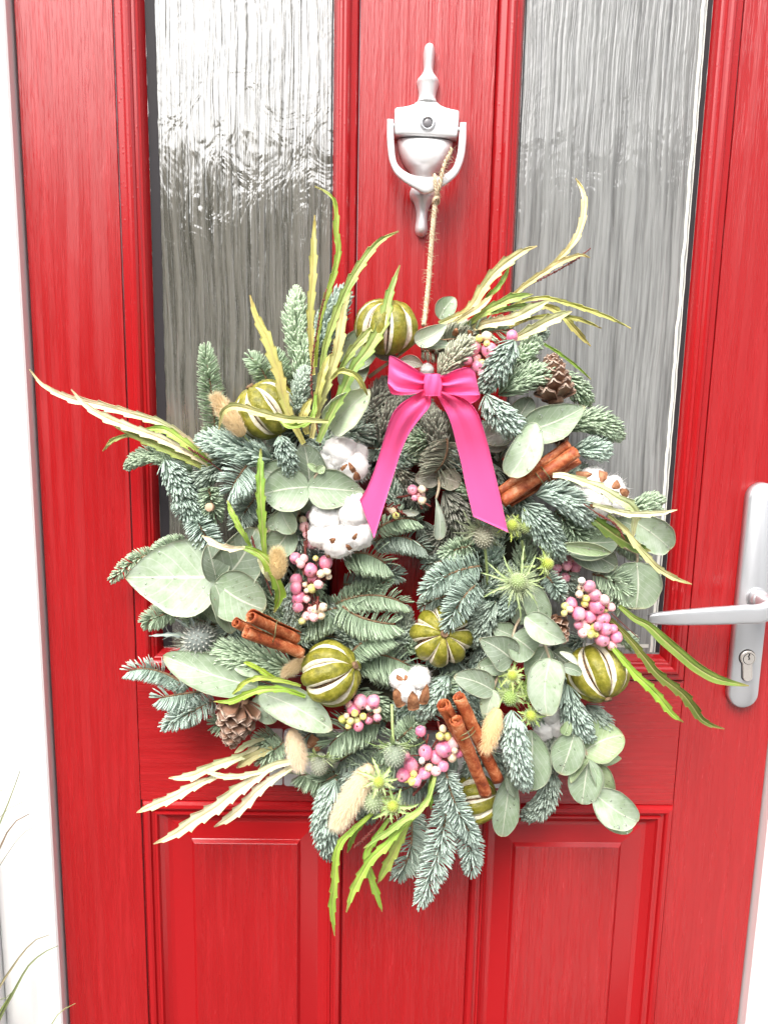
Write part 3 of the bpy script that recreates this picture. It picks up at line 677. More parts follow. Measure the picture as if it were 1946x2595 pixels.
# outside left
for a in [
 ((558, 1195), (522, 884), 33, 'c', .035, GREEN, (540, 1030)), ((690, 1000), (634, 905), 31, 'c', .04, GREEN, (668, 945)),
 ((690, 1165), (528, 1118), 44, 'b', .075, BLUE), ((490, 1195), (333, 1176), 27, 'b', .05, GREEN, (400, 1156)),
 ((420, 1160), (510, 1335), 40, 'b', .06, BLUE), ((450, 1260), (535, 1355), 34, 'c', .055, BLUE), ((625, 1180), (585, 1248), 40, 'd', .085, PALE),
 ((530, 1235), (548, 1315), 30, 'c', .066, GREEN), ((648, 1262), (600, 1335), 36, 'c', .06, GREY), ((495, 1315), (545, 1395), 38, 'c', .07, PALE),
 ((590, 1160), (470, 1250), 34, 'b', .05, GREY), ((400, 1405), (285, 1470), 22, 'c', .03, GREEN, (345, 1420)), ((470, 1370), (392, 1398), 22, 'c', .032, GREEN),
 ((450, 1545), (366, 1580), 30, 'c', .035, GREEN), ((480, 1742), (322, 1702), 26, 'd', .045, PALE, (395, 1698)), ((510, 1752), (406, 1768), 34, 'd', .05, PALE),
 ((545, 1775), (420, 1838), 32, 'c', .052, PALE), ((640, 1825), (545, 1835), 30, 'd', .03, GREEN), ((745, 1702), (550, 1655), 50, 'b', .07, GREEN, (640, 1668)),
 ((720, 1720), (590, 1700), 40, 'b', .06, GREY), ((560, 1400), (490, 1420), 30, 'c', .04, BLUE), ((620, 1540), (560, 1640), 34, 'c', .045, GREY),
 ((560, 1590), (470, 1560), 32, 'c', .035, GREEN),
# upper left and top
 ((770, 925), (752, 752), 36, 'b', .05, GREEN, (752, 840)), ((800, 905), (865, 752), 42, 'b', .04, BLUE), ((757, 975), (787, 866), 32, 'b', .055, GREEN),
 ((738, 1000), (695, 892), 28, 'c', .05, GREEN), ((752, 1050), (772, 945), 27, 'b', .07, GREY), ((845, 1110), (940, 1045), 32, 'b', .05, DEEP, (885, 1062)),
 ((920, 1090), (975, 985), 40, 'b', .045, (.25, .25, .215)), ((960, 1130), (1000, 1030), 42, 'b', .05, (.25, .25, .215)), ((710, 1105), (738, 1192), 30, 'b', .095, BLUE),  # two sprigs tinted dark to paint the shade under the bow
 ((880, 1160), (800, 1130), 32, 'b', .05, GREY), ((650, 1130), (690, 1180), 30, 'b', .06, GREY),
 ((1110, 955), (1182, 876), 36, 'b', .085, WARM), ((1095, 868), (1195, 862), 30, 't', .06, WARM), ((1130, 872), (1295, 836), 32, 't', .055, GREEN),
 ((1068, 890), (1130, 905), 26, 'c', .05, WARM), ((1303, 862), (1237, 975), 40, 'b', .095, BLUE), ((1300, 925), (1352, 872), 28, 'b', .065, GREEN),
 ((1330, 875), (1382, 842), 20, 'c', .04, GREY),
 ((1262, 1000), (1396, 958), 40, 'b', .08, GREEN, (1330, 962)), ((1232, 1000), (1308, 1085), 42, 'b', .10, PALE, (1262, 1045)), ((1405, 950), (1482, 1008), 32, 'b', .04, GREEN),
 ((1425, 1085), (1553, 1094), 42, 'b', .055, GREEN, (1490, 1070)), ((1450, 1145), (1522, 1142), 36, 'b', .06, BLUE), ((1358, 1255), (1478, 1308), 44, 'b', .09, PALE, (1420, 1262)),
 ((1590, 1295), (1660, 1272), 30, 'b', .04, GREEN), ((1325, 1280), (1412, 1395), 44, 'b', .085, BLUE, (1360, 1320)), ((1405, 1295), (1482, 1382), 36, 'c', .075, GREEN),
 ((1452, 1300), (1508, 1355), 30, 'c', .07, GREEN), ((1400, 1210), (1330, 1165), 34, 'b', .045, DEEP), ((1262, 1170), (1240, 1090), 36, 'b', .04, DEEP),
 ((1390, 1230), (1470, 1200), 34, 'b', .045, GREY), ((1290, 1240), (1330, 1300), 34, 'b', .06, GREY),
# inside, under the bow; its shade is put into the darkest needle tint
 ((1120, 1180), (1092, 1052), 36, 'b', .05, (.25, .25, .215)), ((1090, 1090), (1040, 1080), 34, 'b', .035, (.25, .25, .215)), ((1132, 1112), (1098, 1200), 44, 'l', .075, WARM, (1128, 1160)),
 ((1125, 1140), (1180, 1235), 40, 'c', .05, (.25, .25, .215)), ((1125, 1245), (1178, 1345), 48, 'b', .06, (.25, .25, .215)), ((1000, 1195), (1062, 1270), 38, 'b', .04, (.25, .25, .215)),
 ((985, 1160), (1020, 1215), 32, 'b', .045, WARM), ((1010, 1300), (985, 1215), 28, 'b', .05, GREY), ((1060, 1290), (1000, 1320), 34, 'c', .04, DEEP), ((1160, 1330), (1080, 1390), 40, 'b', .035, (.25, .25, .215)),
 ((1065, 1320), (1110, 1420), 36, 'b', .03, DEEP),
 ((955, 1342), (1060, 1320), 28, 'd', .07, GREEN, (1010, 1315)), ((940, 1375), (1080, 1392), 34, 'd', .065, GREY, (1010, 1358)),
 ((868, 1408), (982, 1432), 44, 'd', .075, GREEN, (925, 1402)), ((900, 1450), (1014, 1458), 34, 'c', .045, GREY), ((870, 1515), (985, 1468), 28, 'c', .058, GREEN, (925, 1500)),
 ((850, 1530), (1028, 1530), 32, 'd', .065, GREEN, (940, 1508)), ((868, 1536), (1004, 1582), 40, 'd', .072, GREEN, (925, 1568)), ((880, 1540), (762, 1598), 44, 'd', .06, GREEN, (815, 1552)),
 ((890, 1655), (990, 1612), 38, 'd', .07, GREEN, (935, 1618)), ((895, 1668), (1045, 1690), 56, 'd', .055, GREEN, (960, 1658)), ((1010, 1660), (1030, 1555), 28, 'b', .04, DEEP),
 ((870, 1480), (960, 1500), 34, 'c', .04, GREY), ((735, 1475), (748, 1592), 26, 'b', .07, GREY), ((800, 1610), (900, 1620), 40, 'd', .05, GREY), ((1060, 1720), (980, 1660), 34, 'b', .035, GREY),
# right inner
 ((1195, 1382), (1124, 1405), 30, 'c', .075, GREEN), ((1215, 1435), (1078, 1502), 40, 'c', .085, BLUE, (1140, 1455)), ((1210, 1480), (1135, 1585), 40, 'c', .10, BLUE, (1170, 1520)),
 ((1255, 1525), (1200, 1620), 34, 'b', .07, GREY), ((1150, 1418), (1078, 1432), 24, 'c', .05, GREY), ((1130, 1510), (1068, 1535), 24, 'c', .05, GREY), ((1308, 1490), (1272, 1560), 26, 'b', .07, BLUE),
 ((1385, 1460), (1422, 1515), 26, 'c', .08, BLUE), ((1500, 1455), (1575, 1540), 42, 'c', .06, GREEN, (1560, 1480)), ((1560, 1605), (1600, 1632), 22, 'b', .06, GREEN), ((1255, 1480), (1240, 1400), 34, 'b', .05, GREY),
 ((1300, 1450), (1250, 1500), 32, 'b', .05, GREY), ((1420, 1690), (1440, 1760), 34, 'b', .05, BLUE), ((1235, 1600), (1225, 1690), 32, 'b', .055, GREY), ((1380, 1420), (1450, 1490), 34, 'b', .04, GREY),
 ((1290, 1650), (1230, 1690), 30, 'b', .05, GREY), ((1480, 1620), (1420, 1650), 34, 'b', .04, GREY), ((1560, 1370), (1620, 1410), 26, 'c', .035, GREEN),
 ((1485, 1785), (1535, 1845), 30, 'b', .045, GREY), ((1438, 1735), (1485, 1860), 38, 'b', .075, BLUE, (1452, 1800)), ((1298, 1800), (1326, 1978), 42, 'b', .10, PALE, (1305, 1890)),
 ((1398, 1850), (1396, 1970), 24, 'b', .05, DEEP), ((1396, 1950), (1342, 2062), 34, 'b', .055, GREY, (1382, 2018)),
# bottom
 ((1130, 1955), (1206, 2132), 32, 'c', .095, PALE, (1158, 2050)), ((1160, 2060), (1193, 2208), 34, 'c', .075, PALE, (1190, 2140)), ((1135, 2025), (1066, 2285), 40, 'c', .085, PALE, (1110, 2160)),
 ((1040, 2060), (1008, 2218), 34, 'r', .06, GREY, (1040, 2150)), ((852, 1975), (832, 2152), 42, 'b', .07, BLUE, (830, 2060)), ((962, 1832), (832, 1892), 44, 'd', .07, GREEN, (890, 1845)),
 ((1010, 1872), (1062, 1828), 32, 'c', .07, GREEN), ((850, 1955), (755, 1965), 36, 'd', .045, GREEN), ((1135, 1712), (1072, 1805), 32, 'b', .075, BLUE), ((1150, 1730), (1218, 1818), 30, 'b', .065, BLUE),
 ((980, 1830), (900, 1780), 40, 'd', .045, GREY), ((1000, 1760), (1040, 1850), 36, 'b', .045, GREY), ((820, 1830), (760, 1880), 36, 'd', .045, GREY), ((1240, 1880), (1190, 1960), 34, 'b', .045, GREY),
 ((1110, 1960), (1140, 2060), 36, 'c', .055, GREY), ((910, 1950), (870, 2010), 34, 'b', .05, GREY), ((1060, 1850), (950, 1905), 40, 'd', .05, GREEN), ((1150, 1900), (1060, 1950), 42, 'd', .055, GREY), ((1000, 1930), (900, 1950), 42, 'd', .05, GREEN), ((1080, 1975), (1000, 2010), 38, 'd', .05, GREY), ((930, 1880), (860, 1930), 40, 'd', .045, GREY), ((1250, 1830), (1330, 1890), 40, 'b', .045, GREY), ((1330, 1800), (1400, 1850), 36, 'b', .04, GREY), ((720, 1880), (660, 1930), 32, 'c', .05, GREEN), ((860, 1960), (800, 1990), 36, 'd', .05, GREEN), ((930, 1990), (930, 2060), 36, 'b', .045, GREY), ((1230, 1900), (1290, 1960), 36, 'b', .045, GREY), ((1190, 1700), (1250, 1650), 34, 'b', .05, BLUE), ((700, 1860), (650, 1900), 34, 'c', .04, GREEN)]:
    fir(*a)

# ---- eucalyptus
T1, T0, T2, T3, T4 = (.27, .34, .225), (.40, .47, .345), (.20, .245, .17), (.31, .40, .20), (.22, .18, .14)  # T2 is the shaded tone, leaf shade put into the tint
def leaf_geo(mb, b, t, hw, a=.5, bb=.55, d=.08, dt=None, cup=.25, arch=.06, tilt=0.0, wave=.05, fold=.13, drops=None, nd=0):
    dt = d if dt is None else dt
    A, B = at(*b, d), at(*t, dt); ax = B - A; L = np.linalg.norm(ax); u = ax / L
    nrm = unit(CAM - (A + B) / 2); nrm = unit(nrm - u * (nrm @ u)); v = np.cross(nrm, u)
    v, nrm = v * math.cos(tilt) + nrm * math.sin(tilt), nrm * math.cos(tilt) - v * math.sin(tilt)
    W = hw * mpp((A + B) / 2) / max(math.cos(tilt), .35)
    nu, nv = 18, 9; pk = a / (a + bb); mx = pk ** a * (1 - pk) ** bb
    ph = rng.uniform(0, 50); skew = rng.uniform(-1, 1); P = np.zeros((nu, nv, 3)); UV = [[None] * nv for _ in range(nu)]
    for i in range(nu):
        t_ = i / (nu - 1); te = .5 - .5 * math.cos(math.pi * t_); te = .65 * te + .35 * t_
        te_ = te; wd = max(te ** a * (1 - te) ** bb / mx, .0) * W + .0004
        for j in range(nv):
            q = -1 + 2 * j / (nv - 1); s = math.sin(q * math.pi / 2) * .35 + q * .65
            lift = (cup * abs(s) ** 1.8 + fold * abs(s)) * wd + arch * L * math.sin(math.pi * te) + wave * W * math.sin(te * 7 + ph + 2.2 * s) * abs(s)
            P[i, j] = A + ax * te + v * (s * wd * (1 + .10 * noise.noise((te * 3.2, 1.5 * math.copysign(1, s), ph)) + .03 * noise.noise((te * 11, math.copysign(1, s), ph))) + .07 * L * skew * math.sin(math.pi * te)) + nrm * lift; UV[i][j] = (te, s, 0)
    mb.grid(P, .0005, 0, UV)
    if drops is not None:
        for _ in range(nd):
            i = rng.integers(3, nu - 3); j = rng.integers(1, nv - 1); c = P[i, j]; r = rng.uniform(.0008, .0019) * (1.5 if rng.random() < .12 else 1)
            g = unit(np.cross(P[i + 1, j] - P[i - 1, j], P[i, j + 1] - P[i, j - 1])); g = g if g @ (CAM - c) > 0 else -g
            disc_lathe(drops, c + g * .0002, [(r, 0), (r * .9, r * .3), (r * .6, r * .52), (r * .15, r * .6)], 9, 0, g)

def euc(node, d, leaves, stem=None, label=None):
    """A eucalyptus sprig: stem + leaves round a node."""
    mb = MB(); N = at(*node, d - .004)
    st = [at(*p, q) for *p, q in stem] if stem else [N + OUTW * -.02, N]
    mb.tube(catmull(st, 9), np.linspace(.0021, .0013, 9), 7)
    ps = part('eucalyptus_sprig', mb, STEM, wr, label=label); dr = MB()
    for lf in leaves:
        b, t, hw, tint = lf[:4]; kw = lf[4] if len(lf) > 4 else {}
        mb = MB(); kw = dict(kw); kw.setdefault('d', d); leaf_geo(mb, b, t, hw, drops=dr, nd=int(hw * .2), **kw)
        part('leaf', mb, LEAF, ps, tint)
    if dr.v:
        o = part('water_drops', dr, WATER, ps); o['kind'] = 'stuff'
EGG, OV, SP, LN = dict(a=.48, bb=.95), dict(a=.45, bb=.62), dict(a=1.3, bb=.45), dict(a=.8, bb=.9)
euc((552, 1470), .085, [((560, 1462), (318, 1463), 97, (.33, .395, .285), dict(EGG, d=.088, dt=.075, cup=.06, fold=.04, arch=.03)), ((556, 1478), (650, 1336), 62, T2, dict(OV, d=.078, dt=.09)),
    ((550, 1472), (526, 1380), 34, T2, dict(OV, d=.092, dt=.094, tilt=.5)), ((546, 1474), (672, 1545), 62, T1, dict(OV, d=.094, dt=.09)), ((545, 1480), (588, 1605), 34, T1, dict(OV, d=.098, tilt=-.5)),
    ((540, 1490), (560, 1580), 36, T1, dict(OV, d=.066))], stem=[(700, 1400, .04), (620, 1440, .06), (552, 1470, .085)], label='sprig with the largest eucalyptus leaf, far left')
euc((645, 1730), .08, [((655, 1742), (414, 1662), 46, T1, dict(OV, d=.085, dt=.08)), ((660, 1755), (842, 1850), 44, T0, dict(OV, d=.085, dt=.095, arch=.1)), ((652, 1762), (695, 1832), 28, T0, dict(OV, d=.08, tilt=.4)),
    ((640, 1738), (765, 1752), 30, T1, dict(OV, d=.07)), ((595, 1694), (660, 1714), 10, T0, dict(LN, d=.092))])
euc((450, 1810), .045, [((430, 1812), (500, 1836), 16, T1, dict(LN))])
euc((782, 1234), .095, [((784, 1234), (668, 1252), 57, T1, dict(OV, d=.098, dt=.092, cup=.15)), ((780, 1234), (923, 1246), 50, T1, dict(EGG, d=.099, dt=.092)), ((785, 1230), (770, 1126), 44, T2, dict(OV, d=.08)),
    ((772, 1232), (660, 1190), 40, T1, dict(OV, d=.076)), ((782, 1238), (802, 1305), 36, T2, dict(OV, d=.07)), ((805, 1196), (779, 1175), 8, T3, dict(LN, d=.104)), ((805, 1197), (822, 1182), 11, T3, dict(OV, d=.104))],
    stem=[(745, 1330, .05), (775, 1260, .08), (782, 1234, .094), (806, 1196, .103)])
euc((735, 1320), .07, [((750, 1292), (678, 1336), 26, T1, dict(OV, d=.076)), ((712, 1293), (744, 1352), 28, T0, dict(OV, d=.086, tilt=.3)), ((738, 1338), (675, 1418), 38, T1, dict(OV, d=.066, dt=.075))],
    stem=[(620, 1390, .05), (690, 1340, .062), (735, 1318, .07)])
euc((850, 1080), .07, [((838, 1088), (938, 988), 42, (.55, .62, .44), dict(OV, d=.08, dt=.1, cup=.75, arch=.12)), ((868, 925), (948, 842), 46, T0, dict(OV, d=.065, dt=.06)), ((870, 985), (930, 905), 34, T0, dict(OV, d=.06)), ((808, 978), (752, 948), 22, T0, dict(OV, d=.062))])
euc((1052, 868), .075, [((1052, 868), (1133, 822), 24, T0, dict(EGG, d=.085)), ((1113, 808), (1152, 754), 25, T1, dict(OV, d=.05)), ((1058, 872), (1150, 876), 12, T2, dict(LN, d=.078, tilt=-.6)), ((1004, 906), (948, 896), 16, T4, dict(LN, d=.07)), ((1012, 914), (1072, 925), 15, T4, dict(LN, d=.088))],
    stem=[(935, 955, .055), (1000, 908, .07), (1052, 868, .078)])
euc((1112, 1207), .07, [((1112, 1207), (1052, 1214), 26, (.30, .27, .21), dict(OV, d=.06)), ((1113, 1208), (1168, 1226), 27, (.32, .28, .21), dict(OV, d=.066)), ((1104, 1262), (1113, 1368), 14, (.34, .37, .31), dict(SP, d=.085, cup=.5)), ((1062, 1300), (1014, 1298), 8, (.28, .29, .23), dict(LN, d=.075))],
    stem=[(1113, 1205, .064), (1112, 1235, .075), (1105, 1264, .084)])
euc((1325, 1098), .085, [((1322, 1098), (1482, 1030), 46, T1, dict(EGG, d=.09, dt=.085, arch=.1)), ((1358, 1072), (1290, 1208), 40, T0, dict(a=.55, bb=.4, d=.105, dt=.112, arch=.1)), ((1298, 1082), (1345, 1008), 32, T2, dict(OV, d=.07)), ((1298, 1086), (1222, 1118), 34, (.36, .36, .30), dict(LN, d=.07)), ((1290, 1112), (1225, 1135), 18, (.26, .24, .2), dict(LN, d=.064))],
    stem=[(1280, 1082, .075), (1305, 1092, .085), (1328, 1099, .095)])
euc((1300, 945), .06, [((1295, 950), (1364, 910), 23, T1, dict(OV, d=.062))])
euc((1605, 1400), .055, [((1602, 1318), (1698, 1392), 42, T0, dict(a=.4, bb=.5, d=.07, dt=.06)), ((1602, 1332), (1556, 1318), 30, T1, dict(OV, d=.05)), ((1612, 1424), (1610, 1544), 56, T1, dict(a=.34, bb=.42, d=.062, dt=.07)),
    ((1422, 1372), (1566, 1372), 44, T1, dict(OV, d=.075)), ((1440, 1372), (1562, 1438), 40, T2, dict(OV, d=.066)), ((1418, 1380), (1548, 1400), 16, T3, dict(LN, d=.09, tilt=.5))], stem=[(1545, 1370, .045), (1590, 1392, .05), (1614, 1406, .056), (1613, 1426, .062)])
euc((1300, 1610), .085, [((1310, 1582), (1322, 1516), 20, T2, dict(OV, d=.075)), ((1346, 1484), (1374, 1582), 32, T1, dict(a=.4, bb=.4, d=.088)), ((1298, 1612), (1354, 1655), 50, T1, dict(OV, d=.088)), ((1330, 1562), (1434, 1626), 34, T0, dict(EGG, d=.105, dt=.1, arch=.1)),
    ((1300, 1674), (1214, 1618), 42, T2, dict(EGG, d=.092, dt=.1)), ((1292, 1680), (1212, 1690), 26, T1, dict(OV, d=.086)), ((1300, 1612), (1248, 1590), 26, T1, dict(OV, d=.075))], stem=[(1330, 1545, .07), (1308, 1585, .08), (1298, 1614, .088)])
euc((1392, 1672), .095, [((1394, 1668), (1386, 1814), 45, T0, dict(a=.32, bb=.5, d=.104, dt=.11)), ((1385, 1640), (1348, 1730), 32, T1, dict(OV, d=.078)), ((1424, 1690), (1474, 1708), 14, T2, dict(OV, d=.108)), ((1418, 1652), (1464, 1684), 8, (.7, .72, .62), dict(LN, d=.106)),
    ((1400, 1650), (1450, 1690), 34, T2, dict(OV, d=.06))], stem=[(1375, 1620, .08), (1385, 1648, .09), (1393, 1672, .1)])
euc((1248, 1748), .09, [((1250, 1750), (1150, 1714), 33, T2, dict(OV, d=.095, dt=.1)), ((1268, 1682), (1258, 1782), 36, T1, dict(OV, d=.085)), ((1250, 1748), (1229, 1826), 24, T0, dict(EGG, d=.096)), ((1270, 1685), (1205, 1700), 26, T0, dict(OV, d=.075))], stem=[(1272, 1676, .084), (1262, 1710, .09), (1249, 1749, .094)])
euc((1480, 1890), .07, [((1455, 1858), (1420, 1962), 40, T1, dict(OV, d=.085)), ((1474, 1908), (1578, 1862), 50, T3, dict(OV, d=.07, dt=.06)), ((1464, 1918), (1574, 1922), 20, T3, dict(LN, d=.06)), ((1490, 1924), (1474, 2038), 42, T1, dict(OV, d=.08, dt=.085)), ((1490, 1924), (1446, 1984), 13, T3, dict(LN, d=.088, tilt=.5)),
    ((1492, 1924), (1522, 2012), 13, T1, dict(LN, d=.088, tilt=-.5)), ((1508, 1936), (1546, 2014), 30, T3, dict(OV, d=.066)), ((1502, 2008), (1614, 2082), 44, T0, dict(OV, d=.088, dt=.08)), ((1508, 2046), (1600, 2106), 26, T3, dict(OV, d=.07)), ((1428, 1862), (1442, 1828), 14, T3, dict(OV, d=.09))],
    stem=[(1440, 1820, .05), (1470, 1880, .065), (1490, 1924, .074), (1505, 2008, .082)], label='eucalyptus sprig hanging lowest at the right')
euc((1290, 1960), .06, [((1294, 1965), (1272, 2120), 33, T1, dict(a=.6, bb=.6, d=.075, dt=.07)), ((1346, 1850), (1326, 1998), 50, T1, dict(a=.6, bb=.45, d=.075, dt=.08)), ((1384, 1948), (1325, 2000), 24, T3, dict(OV, d=.055)), ((1283, 1960), (1304, 2020), 8, T2, dict(LN, d=.088))])

# ---- dried limes
def peel_mesh(sd):
    mb = MB(); nl, nw = 20, 8; n = 8; th = .13
    def sheet(rr, shrink):
        G = []
        for i in range(nl + 1):
            la = (i / nl - .5) * math.pi * .995; sl = max(0.0, math.cos(la * 1.02)) ** 1.05
            half = math.pi / n * (1 - shrink * sl * (1 + .22 * noise.noise((la * 2.2, sd * 5.0, 1)))); row = []
            for j in range(nw + 1):
                s = -1 + 2 * j / nw; lo = s * half
                r = rr * (1 + .035 * noise.noise((la * 2.5, s * 1.5, sd * 7.0)) + .018 * noise.noise((la * 7, s * 5, sd * 3.0)) + .045 * math.cos(s * math.pi / 2) * math.cos(la) - .03 * abs(s) ** 3) * (1 - .10 * abs(math.sin(la)) ** 6)
                row.append((r * math.cos(la) * math.cos(lo), r * math.cos(la) * math.sin(lo), r * math.sin(la) * .95))
            G.append(row)
        return np.array(G)
    A, B, E_, D_ = sheet(1.0, .38), sheet(.80, .09), sheet(1.0, .34), sheet(.94, .13)
    mb.grid(A, 0, 0); o = nl + 1
    for j in (0, nw):
        cols = [[tuple(X[i, j]) for i in range(nl + 1)] for X in (A, E_, D_, B)]
        f = [(q * o + i, q * o + i + 1, q * o + o + i + 1, q * o + o + i) for q in range(3) for i in range(nl)]
        mb.add(sum(cols, []), [tuple(reversed(q)) for q in f] if j == 0 else f, 1)
    mb.grid(B, 0, 1); return mesh_of('peel_segment', mb, [PEEL, PITH])
PEELM = [peel_mesh(q) for q in range(5)]
mb = MB(); mb.rings([[(.84 * math.cos(t) * math.cos(a), .84 * math.cos(t) * math.sin(a), .84 * math.sin(t)) for a in np.linspace(0, 2 * math.pi, 25)[:-1]] for t in np.linspace(-1.5, 1.5, 14)])
COREM = mesh_of('dried_flesh', mb, [FLESH])
mb = MB(); disc_lathe(mb, np.array([0, 0, .86]), [(.14, 0), (.13, .09), (.07, .10), (.05, .06)], 10, 0, (0, 0, 1)); BUTM = mesh_of('stem_button', mb, [TWIG])
def lime(px, py, r, d, axis, spin, label, sx=1.0, tint=None):
    c = at(px, py, d); R = r * mpp(c)
    az = unit(RT * axis[0] - UP * axis[1] - FW * axis[2]); ax = unit(np.cross([.3, .2, 1], az)); ay = np.cross(az, ax)
    M = Matrix([[ax[i] * R * sx, ay[i] * R * sx, az[i] * R, c[i] - WC[i]] for i in range(3)] + [[0, 0, 0, 1]])
    o = link('dried_lime', COREM, wr, None, label); o.matrix_local = M
    for k in range(8):
        q = link('peel_segment', PEELM[(k * 2 + int(px)) % 5], o); q.matrix_local = Matrix.Rotation(spin + k * math.pi / 4 + rng.uniform(-.04, .04), 4, 'Z') @ Matrix.Scale(rng.uniform(.97, 1.03), 4)
    q = link('stem_button', BUTM, o)
lime(980, 830, 78, .075, (.06, -1, .38), .25, 'dried lime at the very top beside the twine', 1.02)
lime(674, 1040, 79, .07, (-.55, -.85, .25), .5, 'dried lime at upper left behind the yellow leaf', .98)
lime(840, 1706, 79, .09, (.80, -.32, .35), .1, 'dried lime lying on its side at lower left', 1.0)
lime(1118, 1612, 76, .075, (.05, -.25, 1), .2, 'dried lime facing outward at the centre')
lime(1512, 1704, 79, .07, (.25, .88, .5), .3, 'dried lime at the right with its stem scar showing', .98)
lime(1206, 2022, 62, .055, (.9, -.2, .15), .2, 'dried lime half hidden under the cinnamon at the bottom')

# ---- cotton bolls
def lobe(mb, c, r, seed, stretch=None):
    n, k = 18, 26; L = []
    for i in range(n + 1):
        th = math.pi * (i + .02) / (n + .04); row = []
        for j in range(k):
            p = np.array([math.sin(th) * math.cos(2 * math.pi * j / k), math.sin(th) * math.sin(2 * math.pi * j / k), math.cos(th)])
            f = 1 + .16 * noise.noise(Vector(p * 1.6) + Vector((seed, 0, 0))) + .10 * noise.noise(Vector(p * 4) + Vector((0, seed, 0))) + .10 * noise.noise(Vector(p * 9))
            row.append(c + p * r * f)
        L.append(row)
    mb.rings(L, 0)
    h = 620; D = rng.normal(0, 1, (h, 3)); D /= np.linalg.norm(D, axis=1, keepdims=True)
    D2 = D * .5 + rng.normal(0, .75, D.shape); mb.hairs(c + D * r * .97, D2 * r * rng.uniform(.10, .30, (h, 1)), .00016, 0)
def boll(lobes, d, husks, label):
    mb = MB()
    for k, (x, y, r, dd) in enumerate(lobes):
        P = at(x, y, d + dd); lobe(mb, P, r * mpp(P), k * 3.1 + x)
    o = part('cotton_boll', mb, COTTON, wr, label=label)
    for (bx, by), (tx, ty), hw, dd in husks:
        mb = MB(); A, B = at(bx, by, d + dd), at(tx, ty, d + dd + .006); Mx = (A + B) / 2 + OUTW * .005; W = hw * mpp(A)
        u = unit(B - A); v = unit(np.cross(u, FW)); G = []
        for i in range(8):
            t = i / 7; c = A * (1 - t) ** 2 + 2 * t * (1 - t) * Mx + B * t * t; ww = W * max((t + .25) ** .5 * (1 - t) ** .7 * 1.5, .03)
            G.append([c + v * s * ww - OUTW * abs(s) ** 2 * ww * .5 + OUTW * .002 * noise.noise((t * 5, s * 3, bx)) for s in (-1, -.5, 0, .5, 1)])
        mb.grid(G, .0012); part('husk', mb, HUSK, o)
boll([(825, 1310, 40, .0), (898, 1296, 44, .004), (822, 1352, 40, 0), (905, 1350, 42, .003), (858, 1372, 42, .006), (862, 1325, 34, -.01)], .09, [((838, 1372), (850, 1365), 8, .036), ((888, 1392), (878, 1380), 6, .03), ((895, 1366), (905, 1352), 5, .036), ((835, 1412), (826, 1398), 7, .0)], 'big white five-lobed cotton boll left of the bow')
boll([(862, 1150, 45, 0), (895, 1182, 38, .004), (850, 1165, 38, 0), (905, 1150, 28, -.006)], .075, [((898, 1196), (884, 1172), 7, .034), ((905, 1215), (902, 1196), 10, .02), ((865, 1190), (880, 1176), 5, .034)], 'pinkish white cotton boll above the eucalyptus')
boll([(1012, 1722, 25, 0), (1062, 1718, 30, .002), (1030, 1752, 27, .006), (1068, 1755, 22, .002)], .08, [((1018, 1790), (1000, 1745), 16, .012), ((1048, 1800), (1045, 1752), 17, .03), ((1072, 1785), (1082, 1735), 13, .014), ((1005, 1715), (1022, 1722), 7, .022), ((1030, 1712), (1024, 1724), 5, .026)], 'small cotton boll in a brown husk below the centre')
boll([(1500, 1222, 38, 0), (1545, 1245, 40, 0), (1500, 1275, 45, .004), (1560, 1275, 34, 0), (1470, 1260, 32, 0)], .06, [((1460, 1205), (1500, 1202), 11, .03), ((1528, 1195), (1524, 1222), 13, .034), ((1568, 1225), (1550, 1236), 12, .034), ((1590, 1255), (1570, 1240), 12, .026), ((1530, 1248), (1518, 1236), 10, .036), ((1505, 1285), (1492, 1276), 5, .04)], 'cotton boll with orange-brown husk at the right')
boll([(1150, 838, 22, 0), (1185, 836, 22, 0), (1168, 822, 18, 0)], .045, [((1150, 850), (1158, 832), 8, .02), ((1195, 850), (1185, 838), 8, .02)], 'cotton boll at the top right of the twine')
boll([(1400, 1800, 34, 0), (1418, 1835, 32, .002), (1378, 1850, 26, 0), (1432, 1800, 22, 0)], .055, [], 'dull white cotton boll at lower right among eucalyptus')
boll([(770, 1905, 28, 0), (795, 1935, 26, 0), (748, 1930, 26, 0)], .045, [((800, 1868), (780, 1895), 14, .02), ((815, 1890), (792, 1900), 9, .02)], 'cotton boll at lower left behind a fluffy seed head')
boll([(1082, 937, 16, 0)], .07, [], 'scrap of cotton behind the bow')

# ---- berries
BERRYM = []
for sd in range(4):
    mb = MB(); L = []
    for t in np.linspace(.06, math.pi - .06, 14):
        L.append([tuple(np.array((.98 * math.sin(t) * math.cos(a), .98 * math.sin(t) * math.sin(a), (1.0 + .05 * sd) * math.cos(t))) * (1 + .10 * noise.noise((math.sin(t) * math.cos(a) * 1.3 + sd * 9, math.sin(t) * math.sin(a) * 1.3, math.cos(t) * 1.3)) - .10 * math.exp(-(t / .35) ** 2))) for a in np.linspace(0, 2 * math.pi, 19)[:-1]])
    mb.rings(L); top = L[0][0][2]
    disc_lathe(mb, np.array([0, 0, top - .04]), [(.20, .0), (.16, .08), (.10, .10), (.05, .03)], 8, 1, (0, 0, 1)); BERRYM.append(mesh_of('berry', mb, [BERRY, CONE]))
KC = {'p': (.80, .20, .36), 'q': (.60, .19, .30), 'l': (.86, .46, .48), 'c': (.86, .70, .48), 'y': (.66, .66, .16), 'w': (.86, .80, .74), 'd': (.42, .16, .20)}
